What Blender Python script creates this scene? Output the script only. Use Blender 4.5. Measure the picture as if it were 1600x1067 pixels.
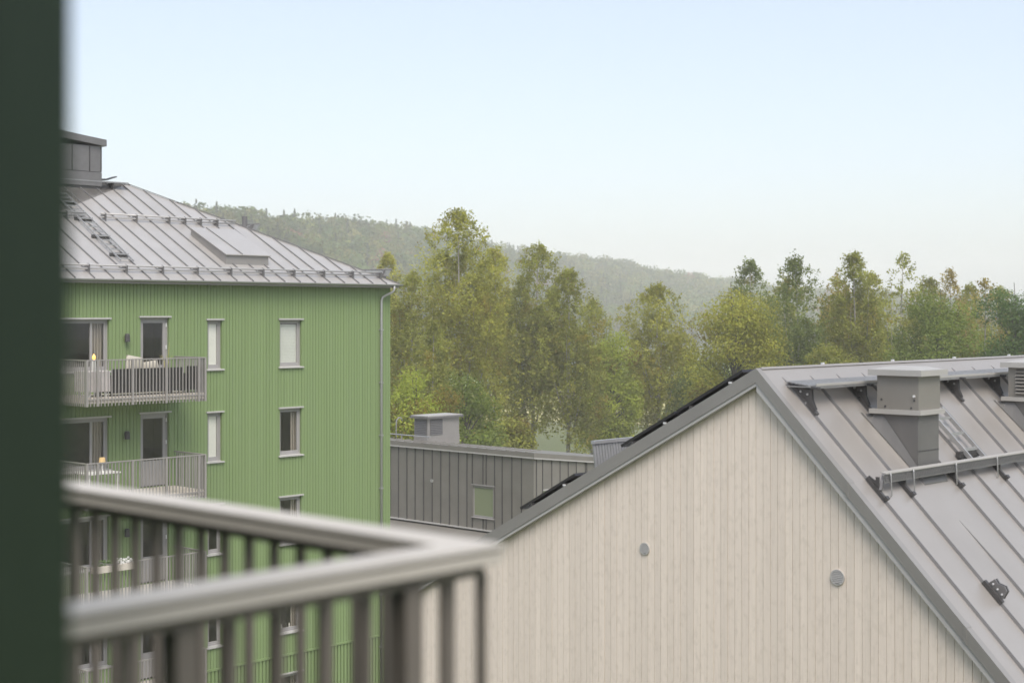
import bpy, math, random
import numpy as np
from mathutils import Vector
R = math.radians
for o in list(bpy.data.objects): bpy.data.objects.remove(o)
scene = bpy.context.scene
col = scene.collection
random.seed(7); rng = np.random.default_rng(7)

# ---------------------------------------------------------------- camera, sky, sun, exposure
CZ = 15.0                      # eye height above the ground
F_PX, CX, HY = 2336.0, 800.0, 490.0   # focal length, centre and horizon in photo pixels
AX = math.atan2(2200, F_PX)    # angle between view direction and the building grid's X axis
AY = math.pi/2 - AX
cd = bpy.data.cameras.new('camera'); cam = bpy.data.objects.new('camera', cd); col.objects.link(cam)
cam.location = (0, 0, CZ); cam.rotation_euler = (math.pi/2, 0, AX - math.pi/2)
cd.sensor_width = 36; cd.lens = F_PX/1600*36; cd.shift_y = -(533.5-HY)/1600
cd.clip_start = 0.05; cd.clip_end = 9000
cd.dof.use_dof = True; cd.dof.focus_distance = 30; cd.dof.aperture_fstop = 2.3
scene.camera = cam
world = bpy.data.worlds.new('World'); scene.world = world; world.use_nodes = True
SUN_EL, SUN_AZ = R(53), R(-122)          # azimuth measured from +X towards +Y
wn = world.node_tree.nodes; wl = world.node_tree.links
bg = wn['Background']; sky = wn.new('ShaderNodeTexSky'); sky.sky_type = 'NISHITA'
sky.sun_disc = False; sky.sun_elevation = SUN_EL; sky.sun_rotation = math.pi/2 - SUN_AZ
sky.air_density = 1.0; sky.dust_density = 2.5; sky.ozone_density = 1.0; sky.altitude = 50
hs = wn.new('ShaderNodeHueSaturation'); hs.inputs['Saturation'].default_value = 0.95
tn = wn.new('ShaderNodeMix'); tn.data_type = 'RGBA'; tn.blend_type = 'MULTIPLY'; tn.inputs[0].default_value = 1; tn.inputs[7].default_value = (1,.975,1,1)
vl = wn.new('ShaderNodeMix'); vl.data_type = 'RGBA'; vl.inputs[0].default_value = .45; vl.inputs[7].default_value = (4.1,4.35,4.6,1)   # thin even cloud veil
wl.new(sky.outputs[0], tn.inputs[6]); wl.new(tn.outputs[2], hs.inputs['Color']); wl.new(hs.outputs[0], vl.inputs[6]); wl.new(vl.outputs[2], bg.inputs[0])
bg.inputs[1].default_value = 0.104
sd = bpy.data.lights.new('sun', 'SUN'); sd.energy = 1.4; sd.angle = R(35); sd.color = (1, .95, .87)
sun = bpy.data.objects.new('sun', sd); col.objects.link(sun)
sdir = Vector((math.cos(SUN_EL)*math.cos(SUN_AZ), math.cos(SUN_EL)*math.sin(SUN_AZ), math.sin(SUN_EL)))
sun.rotation_euler = sdir.to_track_quat('Z', 'Y').to_euler(); sun.location = (20, -30, 60)
vs = scene.view_settings; vs.view_transform = 'Standard'; vs.look = 'None'; vs.gamma = 1; vs.exposure = 1.12
scene.cycles.volume_bounces = 3
scene.cycles.transparent_max_bounces = 16

# ---------------------------------------------------------------- helpers
def at(px, depth):
    """ground position of a thing seen at photo column px, at a distance along the view"""
    r = (px-CX)/F_PX*depth
    return (depth*math.cos(AX)+r*math.sin(AX), depth*math.cos(AY)-r*math.sin(AY))
def hgt(py, depth): return CZ + (HY-py)/F_PX*depth
WL = {}                        # world location of each object (translations only)
class MB:
    def __init__(s): s.v = []; s.f = []
    def quad(s, *p):
        n = len(s.v); s.v += [tuple(q) for q in p]; s.f.append(tuple(range(n, n+len(p)))); return s
    def hexa(s, b, t):         # bottom ring and top ring, same count, counter-clockwise seen from above
        n = len(s.v); k = len(b); s.v += [tuple(q) for q in b] + [tuple(q) for q in t]
        s.f.append(tuple(range(n+k-1, n-1, -1))); s.f.append(tuple(range(n+k, n+2*k)))
        for i in range(k): j = (i+1) % k; s.f.append((n+i, n+j, n+k+j, n+k+i))
        return s
    def box(s, x0, x1, y0, y1, z0, z1):
        return s.hexa([(x0,y0,z0),(x1,y0,z0),(x1,y1,z0),(x0,y1,z0)], [(x0,y0,z1),(x1,y0,z1),(x1,y1,z1),(x0,y1,z1)])
    def slab(s, pts, off):     # polygon extruded by a vector
        b = [Vector(p) for p in pts]; t = [p+Vector(off) for p in b]
        n = (b[1]-b[0]).cross(b[2]-b[0])
        if n.dot(Vector(off)) < 0: b.reverse(); t.reverse()
        return s.hexa(b, t)
    def bar(s, a, b, w, h, up=(0,0,1)):   # box section from a to b
        a = Vector(a); b = Vector(b); d = (b-a).normalized(); u = Vector(up)
        sd_ = d.cross(u).normalized(); u = sd_.cross(d).normalized()
        o = [sd_*(-w/2)-u*h/2, sd_*(w/2)-u*h/2, sd_*(w/2)+u*h/2, sd_*(-w/2)+u*h/2]
        return s.hexa([b+q for q in o], [a+q for q in o])
    def tube(s, pts, rad, k=8, cap=True):
        pts = [Vector(p) for p in pts]; rs = rad if isinstance(rad, (list, tuple)) else [rad]*len(pts)
        n = len(s.v); prev = None
        for i, p in enumerate(pts):
            d = (pts[min(i+1, len(pts)-1)]-pts[max(i-1, 0)]).normalized()
            if prev is None:
                ref = Vector((0,0,1)) if abs(d.z) < .9 else Vector((1,0,0)); u = d.cross(ref).normalized()
            else: u = (prev-d*prev.dot(d)).normalized()
            prev = u; w = d.cross(u)
            for j in range(k):
                a = 2*math.pi*j/k; s.v.append(tuple(p+(u*math.cos(a)+w*math.sin(a))*rs[i]))
        for i in range(len(pts)-1):
            for j in range(k):
                q = (j+1) % k; s.f.append((n+i*k+j, n+i*k+q, n+(i+1)*k+q, n+(i+1)*k+j))
        if cap:
            s.f.append(tuple(range(n+k-1, n-1, -1))); m = n+(len(pts)-1)*k; s.f.append(tuple(range(m, m+k)))
        return s
    def build(s, name, m, parent=None, smooth=False, kind=None):
        v = np.array(s.v, dtype=float); c = (v.min(0)+v.max(0))/2
        me = bpy.data.meshes.new(name); me.from_pydata([tuple(q) for q in (v-c)], [], s.f)
        if smooth: me.polygons.foreach_set('use_smooth', [True]*len(me.polygons))
        me.materials.append(M[m]); me.update()
        return link(name, me, tuple(c), parent, kind)
def link(name, me, loc, parent=None, kind=None):
    o = bpy.data.objects.new(name, me); col.objects.link(o); WL[o.name] = Vector(loc)
    o.location = Vector(loc)-WL[parent.name] if parent else Vector(loc)
    if parent: o.parent = parent
    if kind: o['kind'] = kind
    return o
def thing(name, loc, label=None, cat=None, group=None, parent=None):
    o = link(name, None, loc, parent); o.empty_display_size = .2
    return tag(o, label, cat, group)
def tag(o, label=None, cat=None, group=None, kind=None):
    for k, v in (('label', label), ('category', cat), ('group', group), ('kind', kind)):
        if v: o[k] = v
    return o
def shared(name, me, loc, parent):
    return link(name, me, loc, parent)

# ---------------------------------------------------------------- materials
M = {}
def mat(name, base, rough=.6, metal=0., spec=.5, var=.12, scale=3., stretch=(1,1,1), bump=0., bscale=40., objvar=0., dirt=None):
    m = bpy.data.materials.new(name); m.use_nodes = True; n = m.node_tree.nodes; l = m.node_tree.links
    b = n['Principled BSDF']; b.inputs['Roughness'].default_value = rough; b.inputs['Metallic'].default_value = metal
    b.inputs['Specular IOR Level'].default_value = spec
    tc = n.new('ShaderNodeTexCoord'); mp = n.new('ShaderNodeMapping'); mp.inputs['Scale'].default_value = stretch
    geo = n.new('ShaderNodeNewGeometry'); l.new(geo.outputs['Position'], mp.inputs['Vector'])
    nz = n.new('ShaderNodeTexNoise'); nz.inputs['Scale'].default_value = scale; nz.inputs['Detail'].default_value = 6
    l.new(mp.outputs[0], nz.inputs['Vector'])
    rp = n.new('ShaderNodeMapRange'); rp.inputs['From Min'].default_value = .25; rp.inputs['From Max'].default_value = .75
    rp.inputs['To Min'].default_value = 1-var; rp.inputs['To Max'].default_value = 1+var
    l.new(nz.outputs['Fac'], rp.inputs['Value']); val = rp.outputs[0]
    if objvar:
        oi = n.new('ShaderNodeObjectInfo'); r2 = n.new('ShaderNodeMapRange')
        r2.inputs['To Min'].default_value = 1-objvar; r2.inputs['To Max'].default_value = 1+objvar
        l.new(oi.outputs['Random'], r2.inputs['Value'])
        mu = n.new('ShaderNodeMath'); mu.operation = 'MULTIPLY'; l.new(val, mu.inputs[0]); l.new(r2.outputs[0], mu.inputs[1]); val = mu.outputs[0]
    mx = n.new('ShaderNodeVectorMath'); mx.operation = 'SCALE'; mx.inputs[0].default_value = base; l.new(val, mx.inputs['Scale'])
    out = mx.outputs[0]
    if dirt:                   # (colour, amount, scale, stretch)
        mp2 = n.new('ShaderNodeMapping'); mp2.inputs['Scale'].default_value = dirt[3]; l.new(geo.outputs['Position'], mp2.inputs['Vector'])
        n2 = n.new('ShaderNodeTexNoise'); n2.inputs['Scale'].default_value = dirt[2]; n2.inputs['Detail'].default_value = 8
        l.new(mp2.outputs[0], n2.inputs['Vector'])
        r3 = n.new('ShaderNodeMapRange'); r3.inputs['From Min'].default_value = .5; r3.inputs['From Max'].default_value = .8
        r3.inputs['To Max'].default_value = dirt[1]; l.new(n2.outputs['Fac'], r3.inputs['Value'])
        mm = n.new('ShaderNodeMix'); mm.data_type = 'RGBA'; l.new(r3.outputs[0], mm.inputs[0]); l.new(out, mm.inputs[6])
        mm.inputs[7].default_value = (*dirt[0], 1); out = mm.outputs[2]
    l.new(out, b.inputs['Base Color'])
    if bump:
        bn = n.new('ShaderNodeTexNoise'); bn.inputs['Scale'].default_value = bscale; bn.inputs['Detail'].default_value = 4
        l.new(mp.outputs[0], bn.inputs['Vector'])
        bp = n.new('ShaderNodeBump'); bp.inputs['Strength'].default_value = bump; bp.inputs['Distance'].default_value = .02
        l.new(bn.outputs['Fac'], bp.inputs['Height']); l.new(bp.outputs[0], b.inputs['Normal'])
    M[name] = m; return m
mat('green_paint', (.195,.270,.112), .62, var=.07, scale=1.0, stretch=(7,7,.12), bump=.12, bscale=60, dirt=((.20,.27,.13), .5, 1.2, (3,3,.3)))
mat('green_groove', (.18,.25,.105), .8, var=.05)
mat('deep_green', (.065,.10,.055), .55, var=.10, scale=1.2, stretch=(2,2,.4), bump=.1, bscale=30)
mat('roof_metal', (.375,.348,.322), .33, metal=.35, var=.05, scale=1.5, bump=.45, bscale=1.6, objvar=.025, dirt=((.38,.37,.36), .35, 1.5, (1,1,1)))
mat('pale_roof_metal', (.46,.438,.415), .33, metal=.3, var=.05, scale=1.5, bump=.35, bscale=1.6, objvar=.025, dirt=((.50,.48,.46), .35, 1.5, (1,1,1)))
mat('seam_metal', (.20,.195,.195), .5, metal=.2, var=.06)
mat('fascia_metal', (.29,.275,.26), .4, metal=.25, var=.06, scale=2, bump=.02, bscale=6)
mat('dark_metal', (.075,.072,.072), .5, metal=.3, var=.12, scale=8)
mat('mid_metal', (.17,.165,.165), .45, metal=.3, var=.08, scale=6)
mat('galvanised', (.40,.40,.40), .42, metal=.45, var=.08, scale=10)
mat('hood_metal', (.24,.225,.20), .5, metal=.15, var=.06, scale=3)
mat('hood_dark', (.15,.145,.14), .5, metal=.15, var=.08, scale=3)
mat('cap_metal', (.42,.405,.38), .5, metal=.15, var=.05)
mat('annex_metal', (.215,.20,.178), .5, metal=.2, var=.10, scale=1.3, bump=.05, bscale=3, objvar=.05)
mat('rail_paint', (.57,.53,.475), .55, spec=.4, metal=0, var=.06, scale=5)
mat('rail_dark', (.20,.175,.155), .5, metal=.1, var=.08, scale=5)
mat('facade_rail', (.30,.28,.265), .5, metal=.1, var=.06, scale=5)
mat('trim_metal', (.48,.465,.45), .45, metal=.1, var=.05, scale=6)
mat('frame_paint', (.33,.315,.31), .5, var=.05)
mat('slab_edge', (.55,.50,.43), .8, var=.10, scale=4)
mat('backing', (.22,.18,.14), .9, var=.1)
mat('lamp_black', (.06,.058,.055), .5, var=.05)
mat('pv_dark', (.022,.02,.022), .35, var=.1)
mat('clip_metal', (.80,.80,.80), .3, metal=.3, var=.03)
mat('room', (.19,.17,.155), .9, var=.15, scale=1.5)
mat('blind_white', (.86,.86,.84), .8, var=.03)
mat('blind_slat', (.74,.76,.74), .7, var=.03)
mat('curtain', (.36,.32,.29), .9, var=.1, scale=6, stretch=(4,4,.2))
mat('wicker', (.035,.033,.030), .8, var=.3, scale=40, bump=.5, bscale=60)
mat('cushion', (.44,.41,.34), .95, var=.08, scale=6, bump=.2)
mat('cloth', (.62,.57,.55), .95, var=.05, scale=5)
mat('plastic_white', (.75,.74,.71), .5, var=.03)
mat('plant', (.10,.16,.05), .7, var=.3, scale=20)
mat('concrete', (.30,.29,.27), .9, var=.15, scale=2, bump=.2)
mat('ground', (.115,.135,.05), .95, var=.3, scale=.02, bump=.1, dirt=((.22,.20,.08), .7, .012, (1,1,1)))
mat('straw', (.44,.40,.16), .95, var=.2, scale=.05)
mat('meadow', (.27,.34,.10), .95, var=.2, scale=.03)
mat('soil', (.06,.075,.035), 1, var=.3, scale=.05)
mat('birch_bark', (.33,.31,.27), .85, var=.25, scale=1.2, stretch=(1,1,3), dirt=((.05,.045,.04), .9, 1.6, (1,1,2.2)))
mat('dark_bark', (.085,.075,.06), .9, var=.3, scale=3, stretch=(1,1,.3))
mat('flame', (.9,.6,.2), .5)
b = M['flame'].node_tree.nodes['Principled BSDF']; b.inputs['Emission Color'].default_value = (1,.48,.08,1); b.inputs['Emission Strength'].default_value = .7
mat('lamp_shade', (.75,.52,.25), .8)
def wood():
    m = mat('pale_board', (.80,.70,.60), .75, var=.05, scale=3.0, stretch=(16,16,.6), bump=.15, bscale=3, objvar=.045,
            dirt=((.58,.50,.41), .45, 7.0, (2.5,2.5,1.6)))
    return m
wood()
def glass():
    m = bpy.data.materials.new('glass'); m.use_nodes = True; n = m.node_tree.nodes; l = m.node_tree.links
    n.remove(n['Principled BSDF']); out = n['Material Output']
    t = n.new('ShaderNodeBsdfTransparent'); t.inputs[0].default_value = (.97,.97,.95,1)
    g = n.new('ShaderNodeBsdfGlossy'); g.inputs['Roughness'].default_value = .015
    lw = n.new('ShaderNodeLayerWeight'); lw.inputs['Blend'].default_value = .5
    pw = n.new('ShaderNodeMath'); pw.operation = 'POWER'; pw.inputs[1].default_value = 4; l.new(lw.outputs['Facing'], pw.inputs[0])
    fr = n.new('ShaderNodeMath'); fr.operation = 'MULTIPLY_ADD'; fr.inputs[1].default_value = .92; fr.inputs[2].default_value = .05; l.new(pw.outputs[0], fr.inputs[0])
    mx = n.new('ShaderNodeMixShader'); l.new(fr.outputs[0], mx.inputs[0]); l.new(t.outputs[0], mx.inputs[1]); l.new(g.outputs[0], mx.inputs[2])
    l.new(mx.outputs[0], out.inputs[0]); M['glass'] = m
glass()
def perforated():
    m = mat('grating', (.30,.30,.30), .45, metal=.4, var=.1, scale=20); return m
perforated()
def leafmat(name):
    m = bpy.data.materials.new(name); m.use_nodes = True; n = m.node_tree.nodes; l = m.node_tree.links
    n.remove(n['Principled BSDF']); out = n['Material Output']
    a = n.new('ShaderNodeAttribute'); a.attribute_name = 'leaf_colour'
    d = n.new('ShaderNodeBsdfDiffuse'); t = n.new('ShaderNodeBsdfTranslucent'); mx = n.new('ShaderNodeMixShader'); mx.inputs[0].default_value = .5
    l.new(a.outputs['Color'], d.inputs[0]); l.new(a.outputs['Color'], t.inputs[0])
    l.new(d.outputs[0], mx.inputs[1]); l.new(t.outputs[0], mx.inputs[2]); l.new(mx.outputs[0], out.inputs[0]); M[name] = m
leafmat('leaf')

# ---------------------------------------------------------------- ground and terrain
def sheet(name, x0, x1, y0, y1, z, m):
    return tag(MB().quad((x0,y0,z),(x1,y0,z),(x1,y1,z),(x0,y1,z)).build(name, m), kind='structure')
sheet('ground', -700, 1450, -700, 1450, 0, 'ground')
def strip(name, px0, px1, d0, d1, z, m, seed):
    rr = np.random.default_rng(seed); mb = MB(); near = []; far = []
    for i in range(13):
        px = px0+(px1-px0)*i/12
        near.append((*at(px, d0*(1+rr.uniform(-.04,.04))), z)); far.append((*at(px, d1*(1+rr.uniform(-.04,.04))), z))
    for i in range(12): mb.quad(near[i], near[i+1], far[i+1], far[i])
    return tag(mb.build(name, m), kind='structure')
strip('field', 300, 1700, 205, 305, .03, 'straw', 1)
strip('meadow', 300, 1750, 315, 430, .03, 'meadow', 2)
HILL = [(-400,345,520),(100,335,540),(300,334,560),(380,340,590),(480,349,640),(570,354,700),(660,364,760),(740,382,840),(850,401,930),(960,411,1010),(1050,430,1040),(1150,441,1060),(1240,455,1080),(1400,463,1100),(1700,466,1100),(2300,468,1100)]
def hill_at(px):
    xs = [h[0] for h in HILL]
    return np.interp(px, xs, [h[1] for h in HILL]), np.interp(px, xs, [h[2] for h in HILL])
TREEH = 13.0
def terrain(px, u):
    """u 0..1 from the hill's foot to its crest, 1..1.5 behind it"""
    y, d = hill_at(px); top = hgt(y, d)-TREEH*.85
    foot = d*.60
    dist = foot+(d-foot)*u
    s = min(u, 1.0); z = top*(s*s*(3-2*s))*.55+top*s*.45 if u <= 1 else top*(1-(u-1)*.9)
    return dist, max(z, 0)
mb = MB(); us = [0,.12,.25,.4,.55,.7,.85,1,1.12,1.25]; pxs = list(range(-400, 2301, 60))
for px in pxs:
    for u in us:
        d, z = terrain(px, u); mb.v.append((*at(px, d), z if u > 0 else -.3))
for i in range(len(pxs)-1):
    for j in range(len(us)-1):
        a = i*len(us)+j; mb.f.append((a, a+len(us), a+len(us)+1, a+1))
tag(mb.build('hill', 'soil', smooth=True), kind='structure')

# ---------------------------------------------------------------- foliage helpers
def quads_mesh(name, C, N, size, colr, aspect=.6):
    """C centres (n,3), N normals, size (n,), colr (n,3) -> mesh of small leaf-shaped quads"""
    n = len(C); N = N/np.maximum(np.linalg.norm(N, axis=1, keepdims=True), 1e-6)
    ref = rng.normal(size=(n,3)); u = np.cross(N, ref); u /= np.maximum(np.linalg.norm(u, axis=1, keepdims=True), 1e-6); w = np.cross(N, u)
    s = size[:,None]
    V = np.stack([C-u*s, C-w*s*aspect+u*s*.1, C+u*s, C+w*s*aspect+u*s*.1], axis=1).reshape(-1,3)
    me = bpy.data.meshes.new(name); me.vertices.add(4*n); me.vertices.foreach_set('co', V.ravel().astype(np.float32))
    me.loops.add(4*n); me.loops.foreach_set('vertex_index', np.arange(4*n, dtype=np.int32))
    me.polygons.add(n); me.polygons.foreach_set('loop_start', np.arange(0, 4*n, 4, dtype=np.int32)); me.polygons.foreach_set('loop_total', np.full(n, 4, dtype=np.int32))
    ca = me.color_attributes.new('leaf_colour', 'FLOAT_COLOR', 'POINT')
    c4 = np.ones((n,4), dtype=np.float32); c4[:,:3] = colr; ca.data.foreach_set('color', np.repeat(c4, 4, axis=0).ravel())
    me.update(calc_edges=True); me.materials.append(M['leaf']); return me

# far wood on the hillside: one mass
def build_forest():
    Cs, Ns, Ss, Ks = [], [], [], []
    pal = np.array([(.105,.155,.045),(.145,.185,.05),(.185,.21,.055),(.08,.13,.045),(.195,.195,.06),(.125,.17,.065)])
    for i in range(4300):
        px = rng.uniform(120, 1560); u = rng.uniform(0.0, 1.05)**.8
        d, z = terrain(px, u); x, y = at(px, d)
        x += rng.normal(0, 2); y += rng.normal(0, 2)
        con = rng.random() < (.13 if u > .8 and px < 700 else .04+.30*(math.sin(px*.013+u*4) > .75))
        h = rng.uniform(10, 16.5) if not con else rng.uniform(12, 18)
        k = pal[rng.integers(len(pal))]*rng.uniform(.75, 1.25)*(1+.28*math.sin(px*.021+3*u)*math.sin(u*6+px*.009))
        if con: k = np.array((.055,.080,.045))*rng.uniform(.8, 1.2)
        elif rng.random() < .015: k = np.array((.24,.13,.085))
        nq = 135 if px < 760 else 85
        if con:
            t = rng.random(nq)**.75; rad = (1-t)*h*.21+.15; a = rng.uniform(0, 2*np.pi, nq); q = np.sqrt(rng.random(nq))
            P = np.stack([np.cos(a)*rad*q, np.sin(a)*rad*q, t*h*.95+.8], 1); nn = np.stack([np.cos(a), np.sin(a), np.full(nq, .8)], 1); s = .9*(1-t*.6)
        else:
            nl = 7; lobes = rng.normal(size=(nl,3)); lobes /= np.linalg.norm(lobes, axis=1, keepdims=True); lobes[:,2] = np.abs(lobes[:,2])*1.1-.25
            lr = h*rng.uniform(.13, .20, nl); w = rng.integers(nl, size=nq)
            n_ = rng.normal(size=(nq,3)); n_ /= np.linalg.norm(n_, axis=1, keepdims=True)
            P = lobes[w]*h*.20*np.array([1,1,1.3])+n_*(lr[w]*rng.uniform(.75, 1.05, nq))[:,None]+np.array([0,0,h*.64])
            nn = n_+rng.normal(0, .35, (nq,3)); nn[:,2] += .2; s = rng.uniform(.5, .95, nq); k = k*rng.uniform(.88, 1.12, (nl,1))[w]
        Cs.append(P+np.array([x,y,z])); Ns.append(nn); Ss.append(np.broadcast_to(s, (nq,))); Ks.append(k*rng.uniform(.85, 1.15, (nq,1)))
    me = quads_mesh('forest', np.concatenate(Cs), np.concatenate(Ns), np.concatenate(Ss), np.concatenate(Ks), .85)
    o = link('forest', me, (0,0,0)); tag(o, 'mixed wood covering the hazy hillside', 'forest', kind='stuff')
build_forest()

# ---------------------------------------------------------------- trees one can tell apart
PAL = {'birch': (.215,.205,.052), 'olive': (.180,.178,.052), 'dark': (.112,.130,.048), 'yellow': (.250,.232,.058), 'lime': (.225,.245,.055),
       'rust': (.225,.178,.068), 'green': (.130,.155,.048), 'deep': (.075,.112,.045)}
def make_tree(px, ytop, D, rpx, kind, tint, label, dens=1.0, bark='birch_bark', accent=.10, cat='tree', low=.16, name='birch_tree'):
    x, y = at(px, D); H = hgt(ytop, D); Rr = rpx/F_PX*D*1.36
    root = thing(name, (x,y,0), label, cat, 'trees behind the roofs')
    mb = MB(); ph = rng.uniform(0, 6.28); lean = rng.normal(0, .015, 2); org = Vector((x,y,0))
    def axis(t): return np.array([lean[0]*H*t+.10*Rr*math.sin(ph+3*t)*t, lean[1]*H*t+.10*Rr*math.cos(ph+2.4*t)*t, H*t])
    tr = H*.007+.045; base = np.array(PAL[tint])*np.array([1.74,1.84,1.40])
    ts = np.linspace(0, .97, 10)
    mb.tube([Vector(axis(t))+org for t in ts], [tr*(1-t)**.9+.012 for t in ts], 7)
    Cs, Ns, Ss, Ks = [], [], [], []
    ls = (D/120)**.5
    def leaves(Q, kcol, nn=None):
        n = len(Q)
        if not n: return
        if nn is None: nn = rng.normal(size=(n,3)); nn[:,2] += .9
        lc = kcol*rng.uniform(.86, 1.16, (n,1)); lc[:,0] *= rng.uniform(.95, 1.08, n)
        ac = rng.random(n) < accent*.12; lc[ac] = np.array((.36,.27,.055))*rng.uniform(.7, 1.0, (ac.sum(),1))
        Cs.append(Q); Ns.append(nn); Ss.append(rng.uniform(.06, .135, n)*ls); Ks.append(lc)
    if kind != 'round':
        sparse = kind == 'sparse'
        nl = 4 if sparse else int(5+rng.integers(0, 3))
        for i in range(nl):                     # limbs inside the crown
            t0 = rng.uniform(.18, .5); az = ph+i*2*math.pi/nl+rng.normal(0, .35); rho = Rr*rng.uniform(.3, .6); zt = H*rng.uniform(.6, .88)
            s0 = axis(t0); P = []
            for u in np.linspace(0, 1, 7):
                q = 1-(1-u)**1.9; P.append(np.array([s0[0]+math.cos(az)*rho*q, s0[1]+math.sin(az)*rho*q, s0[2]+(zt-s0[2])*u]))
            mb.tube([Vector(p)+org for p in P], [max(.012, tr*.42*(1-u)**.8) for u in np.linspace(0, 1, 7)], 5, cap=False)
        # the crown: an uneven main body and a few plumes that break its outline
        env = [(np.zeros(2), low, 1.0, 1.0, 1.0)]
        for i in range(5):
            az = ph+i*1.2566+rng.normal(0, .3); rho = Rr*rng.uniform(.35, .62)
            env.append((np.array([math.cos(az), math.sin(az)])*rho, rng.uniform(.25, .5), rng.uniform(.66, .90), rng.uniform(.42, .6), .30))
        ntot = int(dens*(2700 if not sparse else 1000)*(Rr/3.4)*(H/22)**.8); nclu = 70
        for off, t0, t1, rs, wt in env:
            n = int(ntot*wt/1.9*(1 if wt == 1 else .8)); pf = rng.uniform(0, 6.28, 3)
            w = rng.random(n)**.95; az = rng.uniform(0, 2*np.pi, n)
            prof = np.minimum(1, .55+w*1.6)*np.maximum(0, 1-np.maximum(0, (w-.10)/.90)**(2.3+1.2*math.sin(ph*5)**2))**.66+.05
            irr = 1+.26*np.sin(2*az+pf[0]+9*w)+.16*np.sin(5*az-pf[1]+15*w)+.08*np.sin(23*w+pf[2]+az)
            rad = Rr*rs*prof*irr*np.sqrt(rng.uniform(.10, 1.0, n))
            z = H*(t0+(t1-t0)*w); ax = np.array([axis(q/H) for q in z])
            S = np.stack([ax[:,0]+off[0]+rad*np.cos(az), ax[:,1]+off[1]+rad*np.sin(az), z+rng.normal(0, .15, n)], 1)
            cc = S[rng.integers(n, size=nclu)]; tone = rng.uniform(.74, 1.22, nclu); acc = rng.random(nclu) < accent*.6; ci = np.argmin(((S[:,None,:]-cc[None])**2).sum(2), 1)
            dn = np.sqrt(((S-cc[ci])**2).sum(1)); keep_ = rng.random(n) < np.clip(1.45-dn/(.36*Rr), .2, 1)   # leaves gather in clumps
            S, ci, w = S[keep_], ci[keep_], w[keep_]; n = len(S)
            hl = np.minimum(1.9, rng.exponential(.5, n)+.15)*np.where(w > .88, .5, 1.0)*(1 if not sparse else .7); m = 14
            v = rng.random((n,m,1)); dr = rng.normal(0, .16, (n,1,2))
            D3 = np.concatenate([dr*hl[:,None,None], -hl[:,None,None]], 2)
            Q = (S[:,None,:]+rng.normal(0, .13, (n,m,3))+v*D3).reshape(-1,3)
            kc = base[None]*tone[ci][:,None]*rng.uniform(.9, 1.1, (n,1)); a_ = acc[ci]; kc[a_] = kc[a_]*.45+np.array((.38,.29,.065))*.55
            leaves(Q, np.repeat(kc, m, 0))
    else:
        nc = int(74*(.6+H/30))                  # clumps through the crown's volume
        for i in range(nc):
            v = rng.normal(size=3); v /= np.linalg.norm(v); rr = rng.uniform(.35, 1.0)**.5
            cz = H*(low+1)/2; c = axis(.6)*np.array([1,1,0])+np.array([v[0]*Rr*rr*.92, v[1]*Rr*rr*.92, cz+v[2]*(H*(1-low)/2)*rr*.90])
            s0 = axis(min(.9, max(.12, (c[2]-.25*Rr)/H*.85)))
            mb.tube([Vector(s0)+org, Vector((s0+c)/2+np.array([0,0,.15]))+org, Vector(c)+org], [.06,.035,.015], 4, cap=False)
            cr = Rr*rng.uniform(.24, .42)+.25; n = int(dens*210*(.5+cr)); kc = base*rng.uniform(.75, 1.22)
            if rng.random() < accent: kc = np.array((.30,.25,.06))*rng.uniform(.7, 1)
            w = rng.normal(size=(n,3)); w /= np.linalg.norm(w, axis=1, keepdims=True)
            Q = c+w*cr*(rng.uniform(.25, 1.12, n)**.6)[:,None]*np.array([1,1,.75])
            nn = w*.8+rng.normal(size=(n,3))*.7; nn[:,2] += .7
            leaves(Q, kc, nn)
    C = np.concatenate(Cs); keep = C[:,2] > .4
    me = quads_mesh('crown', C[keep], np.concatenate(Ns)[keep], np.concatenate(Ss)[keep], np.concatenate(Ks)[keep])
    link('crown', me, (x,y,0), root)
    mb.build('trunk', bark, root, smooth=True)
    global NQ; NQ += int(keep.sum())
    return root
NQ = 0
B_, S_, O_ = 'birch', 'sparse', 'round'
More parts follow.
